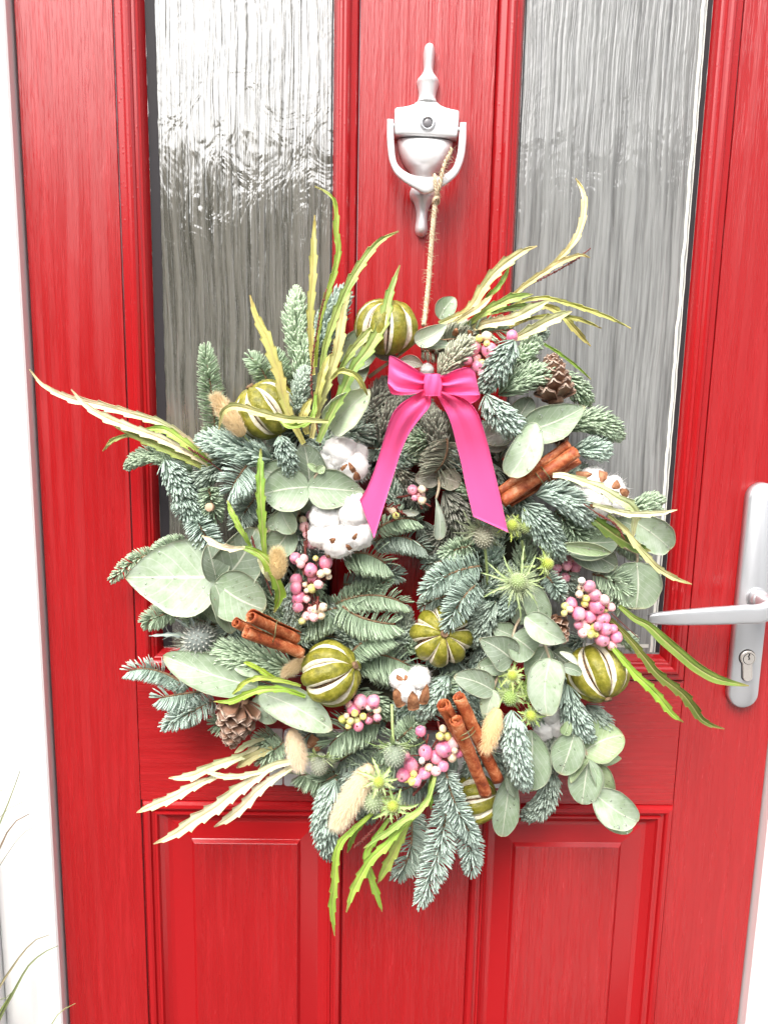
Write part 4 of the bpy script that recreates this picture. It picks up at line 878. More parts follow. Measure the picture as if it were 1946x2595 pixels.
def berries(L, d, label, stem=None):
    P = [at(x, y, d + .004 * math.sin(i * 2.4) + (0 if r > 12 else .004)) for i, (x, y, r, c) in enumerate(L)]
    g = np.mean(P, axis=0) - OUTW * .014
    mb = MB()
    for q in P: mb.tube(catmull([g, (g + q) / 2 + rng.normal(0, .002, 3), q], 4), .0007, 5)
    if stem: mb.tube(catmull([at(x, y, z) for x, y, z in stem], 10), .0013, 6)
    for _ in range(26):       # dead flower crumbs between the berries
        q = P[rng.integers(len(P))]; mb.tube([g * .35 + q * .65 + rng.normal(0, .003, 3), g * .2 + q * .8 + rng.normal(0, .004, 3)], .0011, 5)
    o = part('berry_cluster', mb, REDSTEM, wr, label=label)
    for q, (x, y, r, c) in zip(P, L):
        R = r * 1.08 * mpp(q); e = link('berry', BERRYM[rng.integers(4)], o, tuple(np.clip(np.array(KC[c]) * rng.uniform(.9, 1.08), 0, .92)))
        ax = unit(-FW * .7 + rng.normal(0, .6, 3) - UP * .5); X = unit(np.cross(ax, [.2, .1, 1])); Y = np.cross(ax, X)
        e.matrix_local = Matrix([[X[i] * R, Y[i] * R, ax[i] * R, q[i] - WC[i]] for i in range(3)] + [[0, 0, 0, 1]])
berries([(1199, 883, 16, 'p'), (1239, 888, 19, 'p'), (1205, 907, 12.5, 'l'), (1184, 913, 12, 'p'), (1214, 858, 9, 'y'), (1233, 852, 12, 'c'), (1233, 871, 8, 'y'), (1221, 921, 10, 'y'), (1208, 930, 15, 'p'), (1232, 930, 12, 'l'), (1297, 853, 14, 'p'), (1222, 945, 11, 'q')], .085, 'pink berries at top right above the bow')
berries([(1045, 1242, 13, 'p'), (1051, 1262, 8, 'p'), (1066, 1253, 10.5, 'l'), (1069, 1240, 9.5, 'c'), (1069, 1268, 10.5, 'c')], .08, 'five berries between the ribbon tails', [(985, 1262, .05), (1020, 1259, .07), (1048, 1252, .078)])
berries([(995, 1295, 9, 'c'), (1003, 1307, 8.5, 'y'), (986, 1290, 6, 'c')], .085, 'two yellowish berries beside the left ribbon tail')
berries([(825, 1426, 17, 'p'), (787, 1444, 17, 'p'), (796, 1465, 15, 'q'), (814, 1454, 10, 'c'), (826, 1443, 8, 'l'), (833, 1461, 8, 'c'), (831, 1450, 7.5, 'c'), (751, 1470, 15, 'q'), (750, 1490, 14, 'p'), (790, 1492, 11, 'y'), (774, 1482, 7, 'c'), (777, 1497, 6, 'c'), (757, 1515, 16, 'p'), (777, 1518, 9, 'l'), (755, 1539, 13, 'q'), (749, 1415, 14, 'p'), (763, 1430, 10, 'l'), (770, 1416, 10.5, 'l'), (757, 1422, 7, 'c'),
   (807, 1481, 11, 'l'), (789, 1544, 10, 'l'), (802, 1544, 11.5, 'c'), (819, 1538, 10.5, 'c'), (777, 1561, 11.5, 'l'), (795, 1564, 11, 'l'), (813, 1559, 11, 'c'), (766, 1574, 8.5, 'y'), (800, 1415, 7, 'y')], .085, 'tall pink and cream berry cluster left of the centre')
berries([(768, 1318, 10, 'c'), (771, 1335, 12, 'l'), (790, 1375, 16, 'q'), (780, 1354, 12, 'l'), (786, 1306, 11, 'q')], .072, 'dull pink berries left of the big cotton boll', [(770, 1330, .06), (772, 1370, .075), (775, 1410, .08)])
berries([(913, 1778, 17, 'p'), (946, 1778, 16.5, 'p'), (897, 1797, 18, 'p'), (899, 1808, 9, 'y'), (920, 1816, 9, 'y'), (904, 1826, 9, 'y'), (888, 1828, 9, 'y'), (868, 1823, 10, 'y'), (878, 1814, 7, 'c'), (908, 1839, 13, 'p'), (935, 1825, 11, 'q'), (956, 1819, 10, 'q'), (955, 1799, 10.5, 'c'), (934, 1793, 7, 'w'), (883, 1840, 8, 'y'), (884, 1784, 9, 'l')], .095, 'pink and yellow berries under the lower left lime')
berries([(1078, 1907, 17, 'p'), (1124, 1898, 19.5, 'p'), (1104, 1919, 15, 'p'), (1149, 1884, 13.5, 'l'), (1161, 1907, 12.5, 'p'), (1145, 1918, 12, 'c'), (1152, 1902, 8, 'c'), (1041, 1938, 17, 'p'), (1123, 1942, 13.5, 'p'), (1104, 1954, 12, 'l'), (1086, 1945, 10, 'c'), (1069, 1928, 8, 'w'), (1076, 1959, 15, 'p'), (1022, 1964, 17, 'p'), (1052, 1978, 16, 'p'), (1028, 1974, 10, 'y'), (1045, 1980, 10.5, 'y'), (1048, 1962, 9, 'y'), (1122, 1847, 9.5, 'c'), (1115, 1866, 10, 'y'), (1133, 1866, 10, 'y'), (1066, 1853, 13, 'p'), (1028, 1915, 10, 'q')], .10, 'large pink berry cluster at the bottom beside the cinnamon')
berries([(1510, 1534, 20, 'p'), (1505, 1508, 16, 'q'), (1447, 1529, 15, 'p'), (1466, 1556, 16, 'p'), (1493, 1562, 15, 'p'), (1526, 1566, 18, 'p'), (1533, 1594, 16, 'p'), (1551, 1594, 12, 'p'), (1524, 1620, 17, 'p'), (1561, 1615, 14, 'p'), (1550, 1636, 12, 'l'), (1514, 1587, 11, 'q'), (1476, 1581, 12.5, 'l'), (1487, 1591, 9.5, 'c'), (1476, 1604, 12.5, 'l'), (1504, 1590, 10, 'y'), (1496, 1607, 10.5, 'y'), (1508, 1607, 8.5, 'y'), (1465, 1584, 11, 'q'), (1531, 1520, 11.5, 'l'), (1533, 1542, 10, 'y'), (1548, 1539, 10.5, 'l'), (1473, 1472, 9, 'w'), (1473, 1490, 10, 'c'), (1467, 1506, 9.5, 'c'), (1484, 1517, 10, 'y'), (1481, 1530, 9, 'y'), (1492, 1486, 15, 'q'), (1431, 1536, 9, 'y'), (1429, 1554, 8, 'y'), (1443, 1544, 8.5, 'c'), (1495, 1612, 7, 'y')], .09, 'largest pink berry cluster, on the right')
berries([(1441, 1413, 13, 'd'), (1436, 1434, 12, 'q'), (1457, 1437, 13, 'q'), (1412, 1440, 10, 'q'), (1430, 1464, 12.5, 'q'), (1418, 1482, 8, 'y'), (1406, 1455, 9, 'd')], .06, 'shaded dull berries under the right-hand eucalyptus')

# ---- cinnamon
def quill(mb, a, b, r, da, db, seed, turns=1.35):
    A, B = at(*a, da), at(*b, db); R = r * mpp((A + B) / 2); u = unit(B - A); x = unit(np.cross(u, FW)); y = np.cross(x, u)
    n = 22; kk = 34; L = []
    spin = rng.uniform(0, 6.28)
    for i in range(n):
        t = i / (n - 1); c = A + (B - A) * t + x * R * .10 * noise.noise((t * 3, seed, 0)) + y * R * .1 * noise.noise((t * 3, 0, seed))
        o, q = [], []
        for j in range(kk):
            s = j / (kk - 1); an = spin + .5 * noise.noise((t * 2, seed, 4)) + s * turns * 2 * math.pi
            rr = R * (1.0 - .50 * s + .06 * noise.noise((t * 9, s * 7, seed)) + .05 * noise.noise((t * 26, s * 16, seed)))
            e = 0.03 * R * noise.noise((s * 9, seed, 9)) * (1 if i in (0, n - 1) else 0) * 6
            o.append(c + u * e + rr * (math.cos(an) * x + math.sin(an) * y)); q.append(c + u * e + (rr - R * .13) * (math.cos(an) * x + math.sin(an) * y))
        L.append(o + q[::-1])
    mb.rings(L, 0)
def cinnamon(sticks, wires, label):
    o = None
    e = bpy.data.objects.new('cinnamon_bundle', None); COL.objects.link(e); e.parent = wr; e['label'] = label; e.empty_display_size = .02
    for k, (a, b, r, da, db) in enumerate(sticks):
        mb = MB(); quill(mb, a, b, r, da, db, k * 7.3 + a[0]); part('cinnamon_stick', mb, CINN, e)
    mb = MB()
    for pts in wires: mb.tube(catmull([at(*p) for p in pts], 14), .0006, 6)
    part('binding_wire', mb, WIRE, e)
cinnamon([((1441, 1126), (1262, 1250), 17, .088, .092), ((1461, 1146), (1272, 1272), 18, .098, .10), ((1466, 1165), (1290, 1275), 13, .08, .085)], [[(1352, 1195, .09), (1362, 1205, .112), (1374, 1222, .108), (1384, 1236, .085)], [(1368, 1180, .09), (1378, 1192, .112), (1390, 1208, .108), (1396, 1222, .085)]], 'cinnamon sticks beside the right ribbon tail')
cinnamon([((636, 1562), (752, 1618), 20, .150, .10), ((598, 1577), (700, 1632), 15, .128, .085), ((624, 1600), (765, 1655), 19, .142, .104)], [[(705, 1568, .11), (700, 1585, .142), (696, 1615, .14), (684, 1642, .115)]], 'cinnamon sticks on the left, rolled ends showing')
cinnamon([((1155, 1822), (1232, 2010), 19, .145, .110), ((1122, 1785), (1200, 1935), 21, .125, .09), ((1164, 1764), (1262, 1975), 20, .125, .098)], [[(1150, 1862, .10), (1165, 1866, .146), (1190, 1852, .143), (1206, 1832, .10)], [(1154, 1872, .10), (1170, 1876, .146), (1195, 1862, .143), (1210, 1842, .10)]], 'cinnamon sticks at the bottom, tied with green wire')

# ---- pine cones
mb = MB(); G = []
for i in range(9):
    t = i / 8; wd = (.16 + .34 * t ** .9) * (1 if t < .86 else math.sqrt(max(1 - ((t - .86) / .15) ** 2, .05)))
    G.append([(t, s * wd, .22 * t * t - .10 * s * s * t + (.05 if abs(s) < .3 and t > .8 else 0)) for s in (-1, -.6, -.2, .2, .6, 1)])
mb.grid(np.array(G), .09, 0, [[(i / 8, s, 0) for s in (-1, -.6, -.2, .2, .6, 1)] for i in range(9)])
SCALEM = mesh_of('cone_scale', mb, [SCALE])
def cone(a, b, r, d, db, label, n=48):
    A, B = at(*a, d), at(*b, db); R = r * mpp((A + B) / 2); u = unit(B - A); x = unit(np.cross(u, [.1, .2, .9])); y = np.cross(u, x); L = np.linalg.norm(B - A)
    mb = MB(); mb.tube([A, (A + B) / 2, B], [R * .34, R * .34, R * .12], 10); o = part('pine_cone', mb, CONE, wr, label=label)
    for k in range(n):
        t = (k + .5) / n; an = k * 2.39996; c = A + u * L * (.02 + .9 * t); ln = R * (1.0 - .46 * t ** 1.6) * rng.uniform(.9, 1.08)
        out = math.cos(an) * x + math.sin(an) * y; lean = .20 + .95 * t ** 1.2
        X = unit(out * math.cos(lean) + u * math.sin(lean)); Y = unit(np.cross(u, X)); Z = np.cross(X, Y)
        q = link('cone_scale', SCALEM, o); q.matrix_local = Matrix([[X[i] * ln, Y[i] * ln * .70, Z[i] * ln, c[i] - WC[i]] for i in range(3)] + [[0, 0, 0, 1]])
cone((1408, 1022), (1398, 918), 58, .088, .08, 'brown pine cone at the upper right edge')
cone((612, 1765), (588, 1872), 62, .085, .085, 'pale-tipped pine cone hanging at lower left')
cone((1400, 1560), (1428, 1618), 36, .075, .088, 'small dark pine cone beside the right-hand berries', 36)
cone((1405, 1085), (1428, 1125), 32, .05, .05, 'pine cone mostly hidden behind a fir tip', 26)

# ---- thistles
def thistle(px, py, r, ell, axis, nb, bl, ch, cb, d, label=None, bw=.12, spiky=1.0, stem=None):
    c = at(px, py, d); R = r * mpp(c); az = unit(RT * axis[0] - UP * axis[1] - FW * axis[2]); ax = unit(np.cross(az, FW + .01)); ay = np.cross(az, ax)
    mb = MB(); L = []
    for i in range(12):
        th = math.pi * (i + .15) / 11.3; L.append([c + R * (math.sin(th) * (math.cos(a) * ax + math.sin(a) * ay)) - az * R * ell * math.cos(th) for a in np.linspace(0, 2 * math.pi, 17)[:-1]])
    mb.rings(L)
    n = 130
    for k in range(n):
        t = (k + .5) / n; z = -.75 + 1.74 * t; rr = math.sqrt(max(1 - z * z, 0)); an = k * 2.39996
        dr = rr * (math.cos(an) * ax + math.sin(an) * ay); p = c + R * dr + az * R * ell * z; q = unit(dr + az * z / ell + az * .25); s = unit(np.cross(q, az + .01)); e = np.cross(q, s); h = R * .30; w_ = R * .075
        mb.add([p + s * w_, p + e * w_, p - s * w_, p - e * w_, p + q * h], [(0, 1, 4), (1, 2, 4), (2, 3, 4), (3, 0, 4)], 0, [(.3, 0, 0)] * 4 + [(1, 0, 0)])
    o = part('thistle', mb, HEAD, wr, ch, label)
    if stem:
        mb = MB(); mb.tube(catmull([at(x, y, z) for x, y, z in stem], 8), .0016, 7); part('stem', mb, GSTEM, o)
    for k in range(nb):
        mb = MB(); an = 2 * math.pi * (k + rng.uniform(-.2, .2)) / nb; out = math.cos(an) * ax + math.sin(an) * ay
        Lb = bl * mpp(c) * rng.uniform(.72, 1.1); W = Lb * bw; b0 = c - az * R * ell * .8
        dirn = unit(out - az * .10); v = unit(np.cross(dirn, az)); G, UV = [], []
        for i in range(15):
            t = i / 14; cc = b0 + dirn * Lb * t + az * Lb * (.16 * math.sin(t * 2.6) - .05 * t) + v * Lb * .08 * math.sin(t * 3 + k)
            ww = W * (max(t, .02) ** .35 * (1 - t) ** .8 * 1.35) * (1 if i % 3 else 1.9) + .00025
            G.append([cc + v * s * ww + az * abs(s) * ww * .35 for s in (-1, 0, 1)]); UV.append([(t, s, 0) for s in (-1, 0, 1)])
        mb.grid(np.array(G), .0003, 0, UV)
        for i in (3, 6, 9):            # side spines
            for s in (0, 2):
                p = G[i][s]; e = unit(p - G[i][1] + dirn * .001) + dirn * .7; mb.tube([p, p + unit(e) * Lb * .12], [.0003, .00008], 4)
        part('bract', mb, BRACT, o, tuple(np.array(cb) * rng.uniform(.85, 1.1)))
    mb = MB(); h = int(70 * spiky)
    an = rng.uniform(0, 6.28, h); D = np.cos(an)[:, None] * ax + np.sin(an)[:, None] * ay + az * rng.uniform(-.1, .7, (h, 1))
    mb.hairs(np.repeat((c - az * R * ell * .7)[None], h, 0) + D * R * .6, D * bl * mpp(c) * rng.uniform(.28, .55, (h, 1)), .00028)
    part('spines', mb, BRACT, o, cb)
GB, YG, GG = (.40, .44, .42), (.62, .72, .10), (.40, .56, .16)
thistle(1225, 1360, 23, 1.3, (0, .75, .6), 11, 95, (.40, .37, .30), (.34, .38, .24), .095, 'grey-brown thistle under the right ribbon tip', .05, 1.4, [(1235, 1480, .07), (1232, 1420, .085), (1226, 1375, .09)])
thistle(1313, 1475, 20, 1.0, (0, .05, 1), 11, 100, (.50, .62, .30), (.38, .50, .22), .105, 'bright green thistle facing outward at the centre right', .034, 2.6)
thistle(1297, 1331, 14, 1.0, (.1, -.2, 1), 7, 42, YG, (.56, .66, .12), .10, None, .07, 1.2)
thistle(1332, 1334, 16, 1.1, (.5, .4, .6), 8, 52, (.46, .56, .20), (.48, .60, .18), .095, None, .06, 1.6, [(1330, 1420, .07), (1322, 1370, .085)])
thistle(1386, 1429, 14, 1.1, (.8, -.1, .5), 8, 52, YG, (.48, .62, .16), .105, None, .08, 1.3, [(1320, 1438, .085), (1355, 1436, .1)])
thistle(506, 1622, 37, 1.2, (.35, -.35, .75), 10, 115, (.40, .43, .46), (.36, .43, .40), .072, 'blue-grey thistle at the left edge', .06, 1.5)
thistle(1000, 1910, 24, 1.35, (0, .9, .45), 8, 78, (.46, .52, .44), (.38, .54, .20), .115, 'grey-green thistle hanging at the bottom centre', .09, 1.2, [(993, 1785, .10), (994, 1830, .11), (997, 1885, .114)])
thistle(810, 1935, 20, 1.4, (-.1, .92, .4), 7, 78, (.46, .47, .40), (.40, .54, .20), .085, 'grey-green thistle at lower left above the letter plate', .09)
thistle(946, 2030, 24, 1.15, (-.15, .8, .6), 6, 62, (.48, .56, .36), (.34, .46, .16), .105, None, .08)
thistle(960, 1982, 13, .9, (.05, -.1, 1), 8, 58, YG, (.52, .66, .26), .118, None, .10, 1.2)
thistle(995, 2043, 14, .9, (0, .1, 1), 8, 64, YG, (.48, .66, .22), .11, None, .09, 1.2)
thistle(1292, 1768, 18, 1.1, (-.3, .5, .8), 9, 58, GG, (.42, .56, .16), .10, None, .06, 1.6)
thistle(1298, 1712, 12, 1.0, (0, -.3, 1), 8, 45, YG, (.46, .60, .16), .10, None, .07, 1.3)
thistle(1345, 1813, 13, 1.0, (.1, .1, 1), 7, 45, YG, (.46, .62, .16), .105, None, .07, 1.3, [(1315, 1730, .09), (1330, 1775, .1)])
thistle(1340, 1752, 20, 1.4, (.3, .7, .5), 10, 60, GG, (.46, .58, .18), .088, None, .05, 2.0)

# ---- fluffy seed heads
def tail(a, b, r, d, db, tint, label, stem=None, n=3000):
    A, B = at(*a, d), at(*b, db); R = r * mpp((A + B) / 2); u = unit(B - A); x = unit(np.cross(u, FW)); y = np.cross(u, x); L = np.linalg.norm(B - A)
    prof = lambda t: np.sin(np.pi * np.clip(t * .94 + .04, 0, 1)) ** .55
    mb = MB(); k = 16; ts = np.linspace(.01, .99, k)
    mb.rings([[A + u * L * t + R * .80 * float(prof(t)) * (math.cos(q) * x + math.sin(q) * y) for q in np.linspace(0, 2 * math.pi, 13)[:-1]] for t in ts])
    t = rng.uniform(0, 1, n); an = rng.uniform(0, 2 * math.pi, n); out = np.cos(an)[:, None] * x + np.sin(an)[:, None] * y
    P = A + u * (L * t)[:, None] + out * (R * .72 * prof(t))[:, None]
    D = (out * rng.uniform(.35, .9, (n, 1)) + u * rng.uniform(.5, 1.5, (n, 1)) + rng.normal(0, .25, (n, 3))) * R * rng.uniform(.22, .62, (n, 1))
    mb.hairs(P, D, .00020); o = part('fluffy_seed_head', mb, FLUFF, wr, tint, label)
    if stem:
        mb = MB(); mb.tube(catmull([at(*p) for p in stem], 8), .0009, 6); part('stem', mb, GSTEM, o)
BUF = (.74, .60, .38)
tail((618, 1105), (545, 1005), 25, .10, .10, BUF, 'fluffy seed head at upper left beside a lime', [(660, 1150, .07), (640, 1128, .085), (618, 1105, .1)])
tail((706, 1468), (702, 1395), 23, .115, .115, (.74, .60, .34), 'round fluffy seed head beside the left berries')
tail((780, 1668), (716, 1710), 17, .085, .085, BUF, 'small fluffy seed head behind the lower left lime')
tail((940, 1940), (852, 2092), 33, .105, .10, (.86, .74, .54), 'longest fluffy seed head, at the bottom', None, 4600)
tail((740, 1848), (760, 1945), 26, .085, .085, (.86, .72, .54), 'fluffy seed head at lower left over cotton')
tail((1262, 1795), (1228, 1900), 26, .112, .118, (.84, .62, .36), 'tan fluffy seed head beside the bottom cinnamon', [(1285, 1740, .08), (1272, 1770, .1), (1262, 1795, .112)], 1900)

# ---- toothed strap leaves (tip first)
CY, CW, CG, CD, CL = (.50, .46, .16), (.78, .71, .54), (.26, .40, .07), (.12, .185, .035), (.40, .46, .17)
def strap(P, hw, col, d=.09, dt=None, teeth=1.0, taper=.5, rev=False, tw=0.0, smooth_=False, bend=.01):
    dt = d if dt is None else dt
    P = np.array(P[::-1] if not rev else P, float)       # now base first
    k = len(P); lens = np.concatenate([[0], np.cumsum(np.linalg.norm(np.diff(P, axis=0), axis=1))]); tot = lens[-1]
    W3 = [at(x, y, d + (dt - d) * (l / tot) + bend * math.sin(math.pi * l / tot)) for (x, y), l in zip(P, lens)]
    n = max(14, int(tot / 3.0)); C = catmull(W3, n); T = np.gradient(C, axis=0); T /= np.linalg.norm(T, axis=1, keepdims=True)
    mp = mpp(C[n // 2]); pitch = 38 + 10 * rng.random(); ph = rng.uniform(0, 1, 2); sd = rng.uniform(0, 90)
    G, UV = [], []
    for i in range(n):
        t = i / (n - 1); nr = unit(CAM - C[i]); nr = unit(nr - T[i] * (nr @ T[i])); v = np.cross(nr, T[i])
        a = tw * math.sin(t * 3.3 + sd) + .25 * noise.noise((t * 3, sd, 0)); v, nr = v * math.cos(a) + nr * math.sin(a), nr * math.cos(a) - v * math.sin(a)
        base = hw * mp * (taper + (1 - taper) * min(t / .35, 1)) * (min(1, ((1 - t) / .26)) ** .75 if t > .74 else 1) * .90
        base *= 1 + .08 * noise.noise((t * 5, sd, 3)); base = max(base, .0005)
        row, u_ = [], []
        for s in (-1, -.55, -.12, 0, .12, .55, 1):
            ww = base * s
            if abs(s) == 1 and not smooth_:
                l = (t * tot / pitch + ph[0 if s < 0 else 1]) % 1.0
                ww *= 1 + teeth * (.46 * l * l - .15) * min(1, t * 4)
            lift = base * (.22 * abs(s) - (.10 if s == 0 else 0)) + .0012 * noise.noise((t * 9, s * 2, sd))
            row.append(C[i] + v * ww + nr * lift); u_.append((t, s, 0))
        G.append(row); UV.append(u_)
    mb = MB(); mb.grid(np.array(G), .0006, 0, UV)
    part('toothed_leaf', mb, STRAP, wr, tuple(np.clip(np.array(col) * rng.uniform(.94, 1.06), 0, .9)))
for a in [
 ([(798, 472), (835, 493), (851, 523), (853, 593), (858, 629), (848, 689), (818, 782), (806, 850), (800, 930)], 8, (.30, .38, .06), .075, .09),
 ([(798, 545), (795, 616), (793, 702), (787, 795), (790, 884), (795, 950)], 10, CY, .08, .085),
 ([(1010, 586), (961, 612), (918, 665), (888, 715), (855, 788), (825, 878), (812, 960)], 12, (.36, .46, .15), .085, .09),
 ([(888, 742), (871, 788), (855, 891), (831, 964), (805, 1040), (790, 1110)], 14, (.58, .53, .26), .098, .092),
 ([(1013, 672), (987, 745), (971, 815), (934, 884), (898, 931), (868, 994), (832, 1062), (806, 1120)], 16, (.29, .40, .12), .092, .105),
 ([(961, 816), (921, 855), (888, 894), (858, 945)], 11, CL, .098, .10),
 ([(634, 748), (649, 801), (676, 858), (692, 905), (709, 954), (718, 1004), (735, 1055), (770, 1124)], 15, (.56, .52, .19), .105, .09),
 ([(838, 896), (820, 940), (808, 990), (800, 1050)], 11, CY, .10, .10), ([(931, 1002), (914, 967), (894, 947), (862, 941), (840, 960)], 8, CY, .11, .112),
 ([(555, 1088), (567, 1043), (600, 1030), (661, 1046), (721, 1061), (781, 1064), (832, 1068)], 11, (.54, .53, .24), .12, .125),
 ([(790, 1010), (770, 1050), (778, 1100)], 12, CY, .09, .09), ([(700, 1060), (740, 1080), (790, 1060), (800, 1000)], 8, CG, .10, .11),
 ([(661, 1137), (660, 1191), (661, 1251), (664, 1312), (671, 1405)], 12, CG, .10, .105), ([(576, 1268), (594, 1312), (616, 1351), (636, 1385)], 8, CG, .10, .105),
 ([(695, 1552), (709, 1511), (702, 1475), (681, 1430), (654, 1402), (620, 1388)], 15, (.20, .29, .04), .105, .11), ([(512, 1357), (545, 1378), (581, 1390), (621, 1388)], 9, CW, .115, .11),
 ([(700, 1480), (672, 1450), (655, 1415)], 8, CW, .098, .10),
 ([(76, 936), (105, 972), (143, 995), (186, 1012), (253, 1027), (338, 1050), (405, 1071), (464, 1105), (519, 1151), (561, 1190)], 11, CW, .07, .05),
 ([(181, 987), (219, 1029), (270, 1059), (338, 1086), (401, 1109), (464, 1139), (523, 1173), (570, 1214)], 12, CW, .078, .055), ([(281, 1073), (338, 1101), (401, 1130), (480, 1166), (540, 1200)], 11, (.34, .40, .12), .068, .055),
 ([(262, 1143), (287, 1116), (329, 1103), (380, 1112)], 6, CL, .06, .055), ([(359, 1088), (414, 1088), (456, 1113), (502, 1147), (545, 1185)], 12, (.36, .52, .12), .065, .06),
 ([(1458, 452), (1475, 482), (1480, 516), (1473, 567), (1456, 609), (1425, 646), (1392, 678), (1370, 695)], 9, (.76, .66, .36), .05, .05), ([(1494, 653), (1470, 646), (1429, 660), (1387, 684), (1350, 708), (1305, 743), (1270, 770)], 8, (.72, .58, .30), .055, .055),
 ([(1360, 624), (1326, 636), (1284, 664), (1250, 695), (1222, 732), (1202, 767), (1174, 794), (1112, 820)], 14, (.72, .66, .36), .065, .06), ([(1291, 674), (1271, 715), (1243, 746), (1205, 785)], 7, CG, .06, .055),
 ([(1350, 746), (1305, 753), (1264, 770), (1222, 794), (1185, 822)], 12, (.34, .48, .14), .07, .06), ([(1396, 759), (1346, 784), (1298, 808), (1236, 820), (1198, 832)], 15, (.68, .66, .42), .075, .06),
 ([(1597, 832), (1545, 806), (1477, 781), (1408, 760), (1367, 755), (1320, 765), (1270, 790)], 6, (.62, .60, .20), .06, .06), ([(1448, 789), (1401, 808), (1360, 829), (1322, 849), (1290, 864)], 15, (.76, .72, .46), .08, .07),
 ([(1523, 832), (1484, 815), (1442, 803), (1391, 801), (1339, 808), (1290, 830)], 6, CY, .072, .065), ([(1496, 877), (1473, 853), (1442, 818), (1415, 791), (1380, 776), (1330, 780)], 9, (.56, .52, .18), .055, .055),
 ([(1496, 961), (1460, 928), (1415, 894), (1374, 870), (1335, 854)], 4, CG, .055, .06), ([(1377, 774), (1339, 775), (1291, 781), (1245, 794)], 8, (.22, .34, .10), .058, .058), ([(1250, 745), (1215, 778), (1180, 800), (1140, 825)], 9, (.74, .66, .38), .07, .06),
 ([(1715, 1292), (1671, 1300), (1623, 1303), (1581, 1300), (1530, 1286), (1475, 1271)], 9, CW, .115, .10), ([(1603, 1365), (1606, 1331), (1611, 1304), (1596, 1280), (1562, 1262), (1525, 1240), (1477, 1221), (1431, 1206), (1400, 1204)], 14, (.74, .74, .50), .105, .115),
 ([(1648, 1396), (1611, 1386), (1566, 1361), (1520, 1328), (1480, 1296)], 17, CD, .09, .09), ([(1751, 1480), (1713, 1467), (1671, 1443), (1641, 1414), (1608, 1377), (1581, 1340), (1540, 1305)], 9, (.66, .62, .34), .095, .10),
 ([(1834, 1847), (1804, 1838), (1777, 1823), (1753, 1789), (1729, 1759), (1695, 1732), (1662, 1705), (1629, 1663), (1587, 1612), (1545, 1569)], 13, (.14, .17, .035), .075, .085), ([(1730, 1830), (1701, 1808), (1677, 1777), (1647, 1744), (1611, 1711), (1581, 1675), (1551, 1640)], 12, (.28, .46, .06), .095, .095),
 ([(347, 2059), (390, 2041), (436, 2022), (469, 2004), (505, 1986), (560, 1962)], 13, CW, .06, .055), ([(390, 2139), (445, 2113), (493, 2080), (547, 2047), (589, 2013), (632, 1983), (686, 1944), (735, 1930)], 17, CW, .07, .07), ([(544, 2095), (583, 2071), (619, 2041), (650, 2007), (683, 1980), (740, 1944)], 14, CW, .066, .065),
 ([(428, 1972), (481, 1968), (529, 1947), (571, 1932), (613, 1917), (655, 1890)], 13, CW, .055, .055), ([(517, 1950), (553, 1965), (601, 1968), (647, 1959), (690, 1945)], 8, CW, .072, .07), ([(600, 1945), (640, 1918), (690, 1896)], 13, (.62, .54, .32), .055, .055), ([(595, 1908), (632, 1884), (670, 1872)], 8, CW, .05, .05),
 ([(543, 1778), (586, 1777), (625, 1760), (668, 1747), (722, 1748), (774, 1765)], 10, (.28, .42, .06), .10, .10), ([(580, 1769), (604, 1745), (625, 1727), (662, 1718), (722, 1727), (762, 1738)], 7, (.42, .50, .10), .095, .095), ([(610, 1673), (651, 1692), (690, 1716), (730, 1730)], 7, (.38, .50, .06), .09, .09),
 ([(848, 2371), (842, 2301), (848, 2238), (851, 2175), (861, 2140), (886, 2111), (921, 2080), (950, 2055)], 10, (.36, .52, .09), .075, .095), ([(878, 2311), (892, 2266), (915, 2219), (940, 2178), (978, 2143), (1013, 2102), (1060, 2060)], 12, (.36, .52, .10), .09, .10),
 ([(922, 2150), (953, 2127), (984, 2108), (1022, 2080), (1058, 2058), (1085, 2023), (1103, 1965)], 9, (.40, .54, .17), .10, .105), ([(957, 2238), (994, 2168), (1019, 2115), (1043, 2065)], 13, (.41, .50, .13), .08, .085), ([(968, 2310), (956, 2270), (940, 2222), (930, 2168), (946, 2134), (985, 2075)], 10, (.34, .52, .09), .08, .085),
 ([(1092, 2050), (1090, 2000), (1100, 1950)], 7, CG, .08, .08), ([(880, 2160), (900, 2110), (935, 2070)], 7, CG, .07, .07)]:
    strap(a[0], a[1], a[2], a[4], a[3])
strap([(1896, 1738), (1846, 1729), (1807, 1717), (1762, 1690), (1719, 1654), (1677, 1618), (1641, 1585), (1605, 1566), (1568, 1535)], 15, (.17, .25, .05), .09, .10, 0, .4, smooth_=True)
def spike(P, hw, d, beads=True):
    C = catmull([at(x, y, d) for x, y in P], 30); mp = mpp(C[0]); mb = MB(); mb.tube(C, np.linspace(hw * .35, hw * .3, 30) * mp, 6)
    if beads:
        for i in range(2, 30 if len(P) < 3 else 20):
            for _ in range(3):
                q = rng.normal(0, 1, 3); q[1] = -abs(q[1]); q = unit(q); c = C[i] + (C[i] - C[i - 1]) * rng.random(); mb.tube([c, c + q * hw * mp * .8], [.0009, .0007], 5)
    part('flower_spike', mb, REDSTEM, wr)
